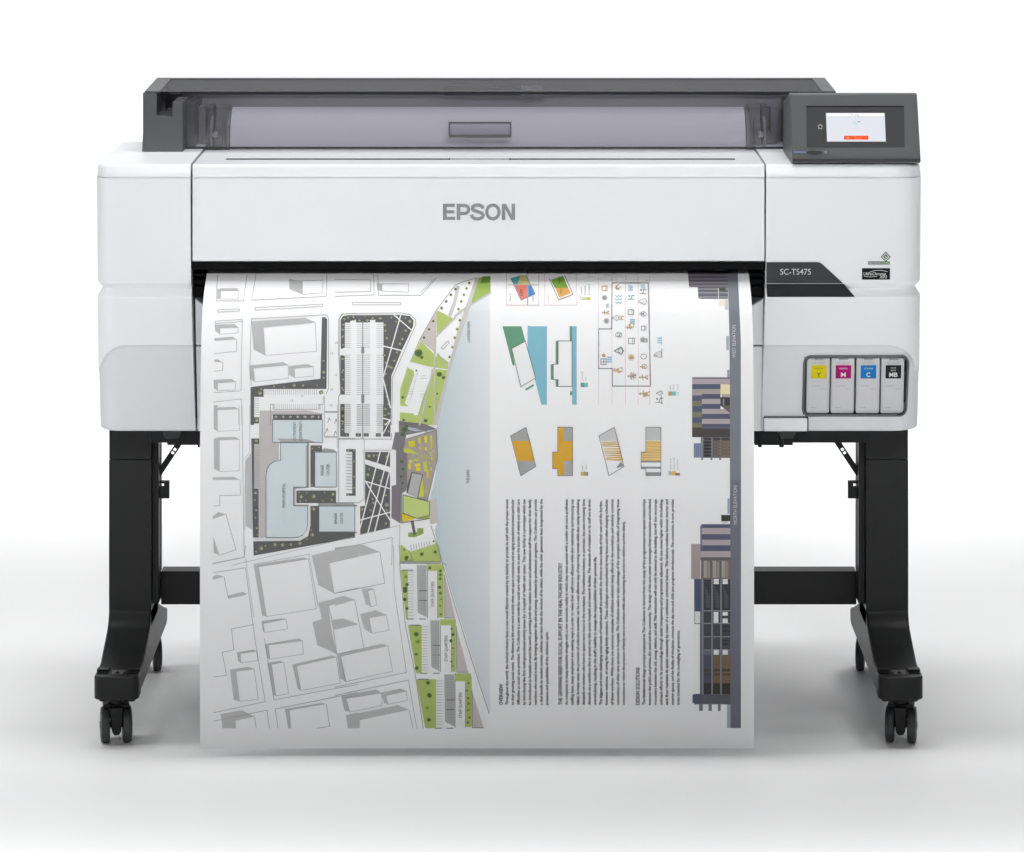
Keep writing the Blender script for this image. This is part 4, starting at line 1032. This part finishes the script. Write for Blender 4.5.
# --- zoning diagrams
D = Print(); D.z(490, 265, 6.554)
D.L([(108, 60), (108, 264), (320, 264), (320, 60)], (225, 190, 190), .6); D.L([(248, 40), (248, 264)], (215, 190, 200), .7); D.L([(108, 132), (320, 132)], (225, 200, 190), .6)
D.P([(136, 88), (200, 70), (200, 132), (160, 132)], (90, 165, 175), 2); D.P([(200, 70), (235, 68), (268, 132), (180, 132)], (214, 206, 140), 2.4)
D.P([(162, 132), (246, 132), (246, 214), (203, 232)], (226, 128, 112), 2.6); D.P([(246, 132), (270, 132), (296, 192), (246, 214)], (72, 150, 210), 2.6)
D.L([(136, 88), (203, 232), (296, 192), (235, 68)], 120, .5); D.L([(246, 132), (246, 264)], (110, 160, 200), .7)
D.T('CLINIC', 490+215/6.554, 265+205/6.554, 7, 1.8, (150, 60, 50)); D.T('CARE', 490+206/6.554, 265+205/6.554, 7, 1.6, (150, 60, 50)); D.T('EAST', 490+270/6.554, 265+200/6.554, 5, 1.6, (40, 80, 120))
D.T('PRIVATE', 490+138/6.554, 265+240/6.554, 8, 1.4, 110); D.T('PUBLIC', 490+288/6.554, 265+240/6.554, 5, 1.8, 130)
D.L([(358, 60), (358, 264), (566, 264), (566, 60)], (230, 210, 215), .6)
D.P([(390, 96), (480, 70), (540, 192), (450, 226)], 250, 2); D.P([(398, 100), (478, 72), (512, 152), (424, 152)], (128, 172, 62), 2.6); D.P([(430, 152), (510, 152), (530, 186), (454, 216)], (226, 166, 78), 2.6)
D.L([(388, 92), (450, 230), (545, 194), (488, 70)], (150, 90, 70), .6); D.T('PUBLIC', 490+470/6.554, 265+192/6.554, 5, 1.6, 90); D.T('OPEN', 490+460/6.554, 265+125/6.554, 5, 1.6, (50, 80, 30))
D.T('INSIDE', 490+385/6.554, 265+240/6.554, 7, 1.2, (220, 170, 130)); D.T('OUT', 490+532/6.554, 265+240/6.554, 4, 1.8, (190, 190, 215))
for i, x in enumerate((598, 622, 648)): D.T(('YOUNG', 'SHARED', 'ELDERLY')[i], 490+(x+5)/6.554, 265+200/6.554, (50+i*12)/6.554, 1.3, 120)
D.L([(592, 212), (610, 212), (610, 228), (592, 228)], 190, .5, closed=True); D.Rc(614, 212, 634, 228, (205, 215, 150)); D.Rc(634, 212, 660, 230, (190, 196, 60))
D.done('zoning_diagram')
D = Print(); D.z(490, 265, 6.554)
TG = (98, 152, 122); TB = (128, 186, 204)
D.P([(82, 402), (206, 402), (232, 500), (142, 548), (162, 655), (148, 658)], TG, 2); D.P([(246, 402), (373, 402), (373, 915), (336, 915), (246, 560)], TB, 1.2)
D.P([(142, 548), (232, 500), (298, 740), (202, 798)], 250, 2.6); D.L([(142, 548), (232, 500), (298, 740), (202, 798)], 90, .6, closed=True, lay=4)
D.P([(230, 812), (284, 780), (290, 792), (236, 824)], TG, 2); D.L([(250, 400), (262, 402)], 150)
D.Rc(538, 402, 568, 915, TB, 1.4); D.Rc(522, 402, 538, 498, TG, 2); D.Rc(430, 498, 446, 650, TG, 2); D.Rc(398, 650, 416, 752, TG, 2); D.Rc(430, 752, 446, 798, TG, 2); D.Rc(524, 828, 538, 852, TG, 2)
D.L([(446, 498), (538, 498), (538, 796), (446, 796), (446, 752), (414, 752), (414, 650), (446, 650)], 90, .7, closed=True, lay=4)
D.Rc(594, 772, 618, 800, (100, 152, 130)); D.Rc(618, 772, 642, 800, (128, 196, 200)); D.T('LANDSCAPE', 490+608/6.554, 265+756/6.554, 9, 1.3, 130); D.T('LAKE', 490+632/6.554, 265+756/6.554, 3.4, 1.3, 130)
D.done('massing_diagram')
D = Print(); D.z(490, 385, 4.876)
GD = (216, 166, 48); GG = 168
def tilt(x0_): 
    return lambda pts: [(x+x0_, y) for x, y in pts]
D.P([(176, 206), (196, 272), (108, 272), (100, 248)], GG, 2); D.P([(108, 272), (196, 272), (216, 370), (134, 370)], GD, 2); D.P([(134, 370), (216, 370), (223, 397), (150, 442)], GG, 2)
D.L([(176, 206), (223, 397), (150, 442), (100, 248)], 110, .6, closed=True)
D.P([(330, 206), (360, 206), (360, 270), (403, 272), (403, 370), (360, 370), (360, 442), (330, 442), (330, 408), (305, 408), (305, 327), (330, 327)], GD, 2); D.Rc(360, 206, 403, 272, GG, 2.4); D.Rc(360, 370, 403, 442, GG, 2.4)
D.L([(330, 206), (403, 206), (403, 442), (330, 442), (330, 408), (305, 408), (305, 327), (330, 327)], 110, .6, closed=True)
D.Rc(443, 424, 461, 442, GD, 2); D.Rc(461, 424, 479, 442, 150, 2); D.T('PUBLIC', 490+454/4.876, 385+414/4.876, 5, 1.2, 130); D.T('PRIVATE', 490+472/4.876, 385+414/4.876, 5.6, 1.2, 130)
D.P([(606, 206), (628, 272), (540, 272), (531, 248)], 205, 2); D.L([(606, 206), (653, 397), (580, 442), (531, 248)], 110, .6, closed=True)
for i in range(9):
    y = 274+i*11; x0_, x1_ = 543+i*3, 629+i*2.4
    D.P([(x0_, y+random.uniform(-2, 3)), (x1_, y+random.uniform(-2, 4)), (x1_, y+5+random.uniform(0, 4)), (x0_+random.uniform(0, 10), y+4)], random.choice(((226, 190, 110), (232, 200, 130), (214, 176, 96))), 2.4)
    D.L([(x0_, y+random.uniform(0, 8)), (x1_, y+random.uniform(0, 8))], (200, 160, 80), .4)
D.P([(615, 402), (640, 372), (652, 396), (622, 404)], 150, 2.2)
D.P([(760, 206), (833, 206), (833, 270), (760, 270)], 198, 2); D.P([(760, 272), (833, 272), (833, 368), (738, 368), (738, 327), (760, 327)], (236, 206, 140), 2)
for i in range(9): y = 274+i*11; D.L([(762 if i < 5 else 740, y+random.uniform(0, 7)), (832, y+random.uniform(0, 7))], (206, 170, 96), .7); 
for y0_, y1_ in ((368, 378), (398, 408)): D.Rc(738, y0_, 833, y1_, 150, 2)
D.Rc(760, 425, 833, 441, 150, 2)
D.L([(760, 206), (833, 206), (833, 441), (760, 441), (760, 408), (737, 408), (737, 327), (760, 327)], 110, .6, closed=True)
D.Rc(870, 420, 888, 440, 195, 2); D.Rc(888, 420, 906, 440, (232, 196, 110), 2); D.Rc(904, 429, 926, 441, (140, 120, 80), 2.5)
for i, x in enumerate((884, 900, 918)): D.T(('QUIET ZONE', 'SHARED ZONE', 'ACTIVE ZONE')[i], 490+x/4.876, 385+412/4.876, (11.5, 12, 10.5)[i], 1.2, 130)
D.done('programme_diagram')

# --- activity section with pictograms
D = Print(); D.z(580, 265, 5.5)
for x in (103, 176, 250, 320, 383):
    y = 60
    while y < 770:
        D.L([(x, y), (x, y+4)], (216, 176, 186), .5); y += 9
D.L([(176, 100), (375, 100), (388, 666), (178, 666), (178, 570), (102, 570), (102, 352), (174, 352)], 120, .9, closed=True)
BR = (192, 168, 126); SK = (166, 204, 218); GY = 158
def pic(x, y, k, c, s=1.0):
    """small pictograms of people, animals, furniture and water, drawn turned with the sheet"""
    if k == 'ring': D.L([(x+15*s*math.cos(R(a)), y+13*s*math.sin(R(a))) for a in range(0, 360, 45)], c, .7, closed=True)
    elif k == 'chair': D.L([(x-14*s, y-12*s), (x+14*s, y-12*s), (x+14*s, y+12*s), (x-14*s, y+12*s)], c, .8, closed=True); D.L([(x+6*s, y-16*s), (x+6*s, y+16*s)], c, .6)
    elif k == 'man': D.O(x-16*s, y, 5*s, c); D.L([(x-10*s, y), (x+5*s, y), (x+18*s, y-8*s)], c, 1.1); D.L([(x+5*s, y), (x+18*s, y+8*s)], c, 1.1); D.L([(x-4*s, y-12*s), (x-7*s, y), (x-2*s, y+12*s)], c, .8)
    elif k == 'wave':
        for i in (-1, 0, 1): D.L([(x-12*s+j*6*s, y+i*12*s+(3 if j % 2 else -3)*s) for j in range(5)], c, .9)
    elif k == 'blob': D.O(x, y, 15*s, c, n=11, j=.5); D.O(x+3*s, y-2*s, 7*s, 250, 4.6)
    elif k == 'seat': D.L([(x-15*s, y+10*s), (x, y+8*s), (x+16*s, y+12*s)], c, .9); D.L([(x, y+8*s), (x+6*s, y-12*s), (x+18*s, y-10*s)], c, 1.0); D.O(x-9*s, y-8*s, 6*s, c)
    elif k == 'grid': D.L([(x-14*s, y-14*s), (x+14*s, y-14*s), (x+14*s, y+14*s), (x-14*s, y+14*s)], c, .9, closed=True); D.L([(x, y-14*s), (x, y+14*s)], c, .7); D.L([(x-14*s, y), (x+14*s, y)], c, .7); D.O(x, y, 6*s, c)
    elif k == 'star':
        for a in range(0, 180, 36): D.L([(x-15*s*math.cos(R(a)), y-15*s*math.sin(R(a))), (x+15*s*math.cos(R(a)), y+15*s*math.sin(R(a)))], c, .8)
    elif k == 'cup': D.P([(x-16*s, y), (x+8*s, y-14*s), (x+14*s, y), (x+8*s, y+14*s)], 235, 3); D.L([(x-18*s, y), (x+8*s, y-14*s), (x+16*s, y), (x+8*s, y+14*s)], c, .8, closed=True)
for a in ((135, 130, 'chair', BR), (135, 180, 'star', GY), (150, 225, 'wave', SK, .6), (140, 262, 'man', BR), (145, 308, 'star', GY), (130, 532, 'grid', GY, 1.1), (130, 498, 'star', (190, 160, 130), .6), (162, 520, 'wave', (130, 190, 226), 1.0),
          (208, 124, 'blob', BR, 1.2), (212, 190, 'wave', SK, 1.5), (196, 292, 'cup', 160, 1.1), (226, 292, 'seat', BR, .8), (212, 384, 'ring', GY, 1.1), (216, 385, 'seat', 160, .8), (215, 472, 'cup', 110, 1.5), (222, 472, 'ring', 130, .9), (218, 578, 'blob', BR, 1.4), (195, 578, 'man', BR, .8),
          (278, 128, 'wave', SK, 1.0), (285, 120, 'blob', SK, .7), (280, 180, 'seat', (120, 170, 200), 1.0), (280, 260, 'chair', GY, 1.1), (282, 335, 'blob', BR, 1.3), (288, 314, 'wave', (110, 170, 200), 1.0), (265, 345, 'man', BR, .8), (283, 418, 'chair', GY, 1.2), (282, 508, 'star', BR, 1.2), (290, 610, 'star', (180, 160, 150), 1.4), (285, 612, 'man', GY, 1.2),
          (345, 125, 'wave', SK, .9), (345, 148, 'seat', GY, 1.1), (345, 202, 'cup', GY, 1.4), (348, 202, 'ring', GY, .8), (350, 270, 'ring', GY, 1.0), (340, 270, 'man', GY, .7), (350, 348, 'chair', GY, .9), (345, 412, 'star', GY, 1.0), (360, 415, 'chair', 160, .7), (350, 503, 'ring', GY, 1.1), (355, 558, 'ring', BR, 1.0), (345, 560, 'man', BR, .8), (350, 618, 'man', BR, 1.3), (365, 618, 'blob', BR, .7),
          (438, 415, 'wave', SK, 1.0), (430, 492, 'cup', GY, 1.3), (415, 500, 'man', BR, .6), (355, 708, 'man', BR, 1.5), (360, 712, 'star', BR, .9), (435, 745, 'seat', GY, 1.2), (438, 705, 'cup', GY, 1.0)): pic(*a)
D.L([(446, 392), (448, 440)], SK, .7); D.L([(450, 460), (450, 512)], GY, .8); D.L([(446, 690), (450, 765)], GY, .8)
D.T('CARE', 580+360/5.5, 265+92/5.5, 3, 1.6, 150, rot=False)
D.Rc(486, 696, 504, 718, (176, 138, 74)); D.Rc(504, 696, 527, 718, (128, 192, 196)); D.Rc(527, 696, 546, 718, (226, 240, 246))
for i, x in enumerate((499, 519, 541)): D.T(('LAND', 'WATER', 'AIR SPACE')[i], 580+x/5.5, 265+688/5.5, (4.6, 5.6, 6.2)[i], 1.2, 120)
D.done('activity_section')

# --- text columns
P1 = ['Throughout the world, the medical industry faces a new social dilemma created by its inability to provide its staff with the proper access',
 'to their growing social needs. The dilemma is felt even more acutely when vast space constraints and an aging population present particular',
 'difficulties to social care providers. The Collective is a new model for social care which seeks to ease the burden of elderly and child care',
 'by introducing the first multi-generational activity annex for a hospital or health care center. This new facility is a prototype which can',
 'be introduced to hospitals around the world, providing both the resident doctors and administrative staff the support for their family',
 'members who need it most. By bringing together the old and young, mediated by professional caregivers, The Collective can provide',
 'a dual benefit to modern society: children can learn from the wisdom of its elders, while the older generation feels invigorated by the',
 'presence and possibilities of the children\'s spirit.']
P2 = ['As companies in many industries struggle with a new economic reality in which they must operate with a smaller yet more proficient',
 'staffing base, many employers are seeking ways in order to make their staff more efficient while also maintaining and attracting top',
 'talent. In many cases, the provision of collective amenities can be a cost effective way of improving morale while also easing scheduling',
 'demands on workers who have to spend more hours in the workplace. The healthcare industry, in particular, has seen increasing time',
 'demands on a workforce that is spread very thin across hospitals and research facilities. The demands of a hospital on its staff are at times',
 'overwhelming, resulting in the staff\'s inability to manage the responsibilities of their personal life.',
 'The biggest and most challenging social needs of healthcare staff are twofold: the choice to have a family of their own and the burden,',
 'however welcome, of caring for aging family members. These challenges are exacerbated by long hours and often changing schedules',
 'of these workers. While there are numerous examples of childcare solutions being offered in the workplace, and similarly common',
 'connections of elder care services to hospitals, The Collective seeks to take advantage of the synergistic benefits of integrating these',
 'connections to relieve the pressure of family care on workers while also improving the service to children and the elderly.']
P3 = ['The fundamental design principal employed at The Collective is derived from the study of the programmatic and spatial relationships',
 'between the public and private, the ward and the community. The design of the care center encourages lively interaction and incidental',
 'encounters between the old, young, visitors, and staff. This interaction will not only be internal to the building, but will also encourage',
 'outreach efforts to its surroundings through spatial transparency and programmatic adjacency. As one moves higher within the building,',
 'each floor maintains its spatial connectivity by means of a continuous communal balcony. This balcony mediates between interior and',
 'exterior spaces, and the fluidity of circulation connects the day care and child care programs simultaneously. The connection, in turn, provides',
 'areas intended for the co-mingling of generations.']
def column(title, tx, tlen, lines, x0, dx, ends, name='text_block'):
    D = Print()
    D.T(title, tx, 704.8, tlen, 4.0, 52, bold=.012)
    for i, l in enumerate(lines):
        D.T(l, x0+i*dx, 704.8, 704.8-ends[i], 3.0, 74, bold=.016, res=2)
    D.done(name)
column('OVERVIEW', 502.9, 21, P1, 508.2, 5.72, [499.2]*7+[631.5])
column('THE GROWING NEED FOR SOCIAL SUPPORT IN THE HEALTHCARE INDUSTRY', 562.1, 142.2, P2, 567.7, 5.72, [499.2]*5+[556.5]+[500.5, 499.2, 499.2, 499.2, 521])
column('DESIGN SOLUTIONS', 639.6, 37.5, P3, 645.2, 5.72, [499.2]*6+[630])

# --- elevations down the right edge
D = Print(); D.z(0, 0, 1)
GB = (122, 126, 134); BLU = (82, 87, 110); TAN = (176, 166, 168); DRK = (74, 72, 70); NAV = (94, 95, 108)
D.P([(727.4, 262), (737.2, 262), (740.8, 340), (741.0, 480), (729.9, 480), (729.5, 340)], GB, 1.5)
D.T('WEST ELEVATION', 735.6, 357.6, 32.5, 3.6, 214, lay=4)
D.z(670, 270, 10.65)
D.P([(190, 10), (618, 10), (618, 185), (203, 185)], (104, 100, 112), 2); 
for y in (60, 100, 140, 175): D.Rc(205, y-8, 618, y+6, (136, 132, 144), 2.6)
D.P([(296, 185), (618, 185), (618, 308), (318, 308), (300, 296)], NAV, 2)
for y in (205, 245, 290): D.Rc(302, y-6, 618, y+8, (150, 146, 154), 2.6)
D.Rc(522, 198, 590, 222, (70, 74, 50), 3); D.L([(516, 200), (516, 308)], (236, 224, 180), .7, lay=4); D.Rc(520, 318, 586, 380, (236, 230, 206), 2); D.Rc(586, 318, 620, 425, (206, 206, 210), 2)
D.P([(598, 704), (628, 704), (629, 852), (600, 852)], (170, 176, 190), 2)
D.z(670, 370, 8.52)
D.P([(486, 0), (510, 0), (510, 62), (488, 62)], (150, 156, 168), 2)
D.Rc(188, 62, 510, 76, (110, 108, 122), 2.2)
for i, (a, b, c_) in enumerate(((76, 120, TAN), (120, 162, BLU), (162, 204, (168, 160, 156)))): D.Rc(188, a, 510, b, c_, 2)
D.Rc(430, 122, 510, 206, (240, 230, 186), 3); D.Rc(440, 206, 510, 232, (170, 165, 150), 2.6)
for i in range(7): D.Rc(270, 204+i*42.5, 430 if i < 3 else 510, 204+(i+1)*42.5, BLU if i % 2 == 0 else TAN, 2)
for i in range(6): D.Rc(188, 215+i*47, 272, 262+i*47, BLU if i % 2 == 0 else (124, 122, 100), 2.3)
D.Rc(188, 206, 272, 222, (130, 130, 130), 2.5)
D.Rc(430, 232, 510, 305, (60, 58, 64), 2.8); D.Rc(450, 245, 462, 300, 140, 3.2); D.P([(430, 305), (510, 300), (510, 365)], (104, 96, 92), 3)
D.Rc(188, 490, 510, 572, (70, 66, 62), 2.6); D.Rc(272, 484, 510, 500, (90, 94, 110), 3)
D.Rc(262, 572, 510, 748, (96, 94, 94), 2.1)
for i, x in enumerate((290, 370, 444)):
    D.Rc(x-26, 572, x-8, 766, (130, 132, 136), 2.9)
    for j in range(6): D.Rc(x, 578+j*28, x+62, 598+j*28, ((44, 44, 52), (112, 96, 86), (128, 106, 84))[i] if j != 0 else (60, 60, 64), 3)
D.Rc(204, 624, 268, 746, (112, 122, 160), 2.2)
for i in range(5): D.L([(204+i*15, 624), (204+i*15, 746)], (150, 158, 186), .5)
D.done('building_elevation')
D = Print(); D.z(0, 0, 1)
D.P([(729.9, 480), (741.0, 480), (740.9, 728), (730.4, 728)], (112, 112, 124), 1.5)
D.T('NORTH ELEVATION', 737.0, 524.2, 38.6, 3.9, 208, lay=4)
D.z(670, 480, 10.65)
D.Rc(612, 195, 640, 360, (168, 172, 194), 2); D.Rc(545, 372, 642, 438, (48, 48, 44), 2); D.Rc(556, 438, 612, 462, (220, 216, 210), 2)
D.P([(322, 490), (340, 470), (642, 470), (642, 852), (322, 852)], (112, 110, 124), 2)
for i in range(7): D.Rc(340, (470, 510, 576, 636, 694, 756, 822)[i], 642, (510, 576, 636, 694, 756, 822, 852)[i], (BLU, TAN, (84, 88, 112), TAN, (84, 88, 112), TAN, (100, 98, 98))[i], 2.4)
D.Rc(225, 682, 324, 852, (168, 156, 154), 2)
D.z(670, 540, 4.26)
D.Rc(90, 17, 130, 166, (166, 154, 152), 2.1); D.Rc(130, 20, 258, 48, (92, 96, 120), 2.4); D.Rc(130, 48, 258, 74, TAN, 2.4); D.Rc(132, 74, 258, 166, (120, 112, 108), 2.2)
for i, x in enumerate((143, 182, 220)):
    D.Rc(x-9, 74, x-2, 166, (100, 100, 104), 3); D.Rc(x, 88, x+14, 160, (172, 160, 150), 2.8); D.Rc(x+16, 92, x+28, 160, (150, 142, 136), 2.8)
D.Rc(103, 166, 258, 700, (104, 106, 116), 1.8)
D.P([(103, 166), (132, 166), (132, 304), (106, 304)], (72, 80, 108), 2.2); D.P([(105, 304), (128, 304), (128, 354), (105, 354)], 236, 2.2); D.L([(105, 304), (105, 356), (128, 356)], 120, .6)
D.P([(100, 310), (104, 310), (104, 655), (100, 655)], ink(250), 2.4); D.P([(104, 357), (127, 357), (127, 655), (104, 655)], ink(250), 2.4)
for i, x in enumerate((144, 184, 222)):
    w_ = 34
    D.Rc(x, 168, x+w_, 300, (52, 54, 62), 2.6)
    D.P([(x+4, 190), (x+26, 240), (x+26, 290), (x+10, 290)], (74, 80, 88), 3)
    D.Rc(x, 306, x+w_, 352, (62, 64, 72), 2.6); D.Rc(x, 358, x+w_, 410, (66, 68, 76), 2.6); D.Rc(x, 414, x+w_, 466, (72, 74, 82), 2.6)
    if i: D.Rc(x+2, 166, x+24, 188, 246, 3.2); D.Rc(x+2, 466, x+24, 488, 240, 3.2)
    D.Rc(x, 490, x+w_, 658, ((72, 78, 96), (116, 94, 72), (124, 100, 76))[i], 2.6)
    D.Rc(x, 548, x+w_, 560, (76, 68, 62), 3); D.Rc(x, 568, x+w_, 576, (76, 68, 62), 3); D.Rc(x, 610, x+w_, 655, (54, 50, 50), 3)
    D.Rc(x-8, 166, x-3, 700, (140, 142, 148), 3.3)
    for yy in (300, 354, 411, 468): D.L([(x, yy), (x+w_, yy)], 170, .5, lay=4)
    for j in range(9): D.L([(x+2, 175+j*13), (x+w_-2, 175+j*13)], (78, 82, 90), .3, lay=3.4)
D.Rc(186, 306, 206, 352, 244, 3.4); D.Rc(224, 306, 246, 322, 246, 3.4); D.Rc(224, 334, 246, 354, 244, 3.4)
for y in (365, 385, 425, 440): D.Rc(224, y, 250, y+6, (40, 42, 48), 3.3)
D.P([(96, 658), (256, 658), (256, 698), (96, 694)], (86, 92, 112), 3.6); D.Rc(132, 660, 254, 694, (96, 96, 104), 3.9)
D.Rc(124, 698, 140, 728, (122, 124, 132), 2); D.Rc(164, 698, 178, 728, (122, 124, 132), 2); D.Rc(204, 698, 216, 728, (122, 124, 132), 2)
D.P([(104, 700), (123, 700), (123, 730), (104, 730)], ink(250), 2.2); D.P([(141, 700), (163, 700), (163, 730), (141, 730)], ink(250), 2.2)
D.P([(243, 700), (258, 700), (258, 800), (243, 800)], (172, 176, 192), 2)
D.done('building_elevation')
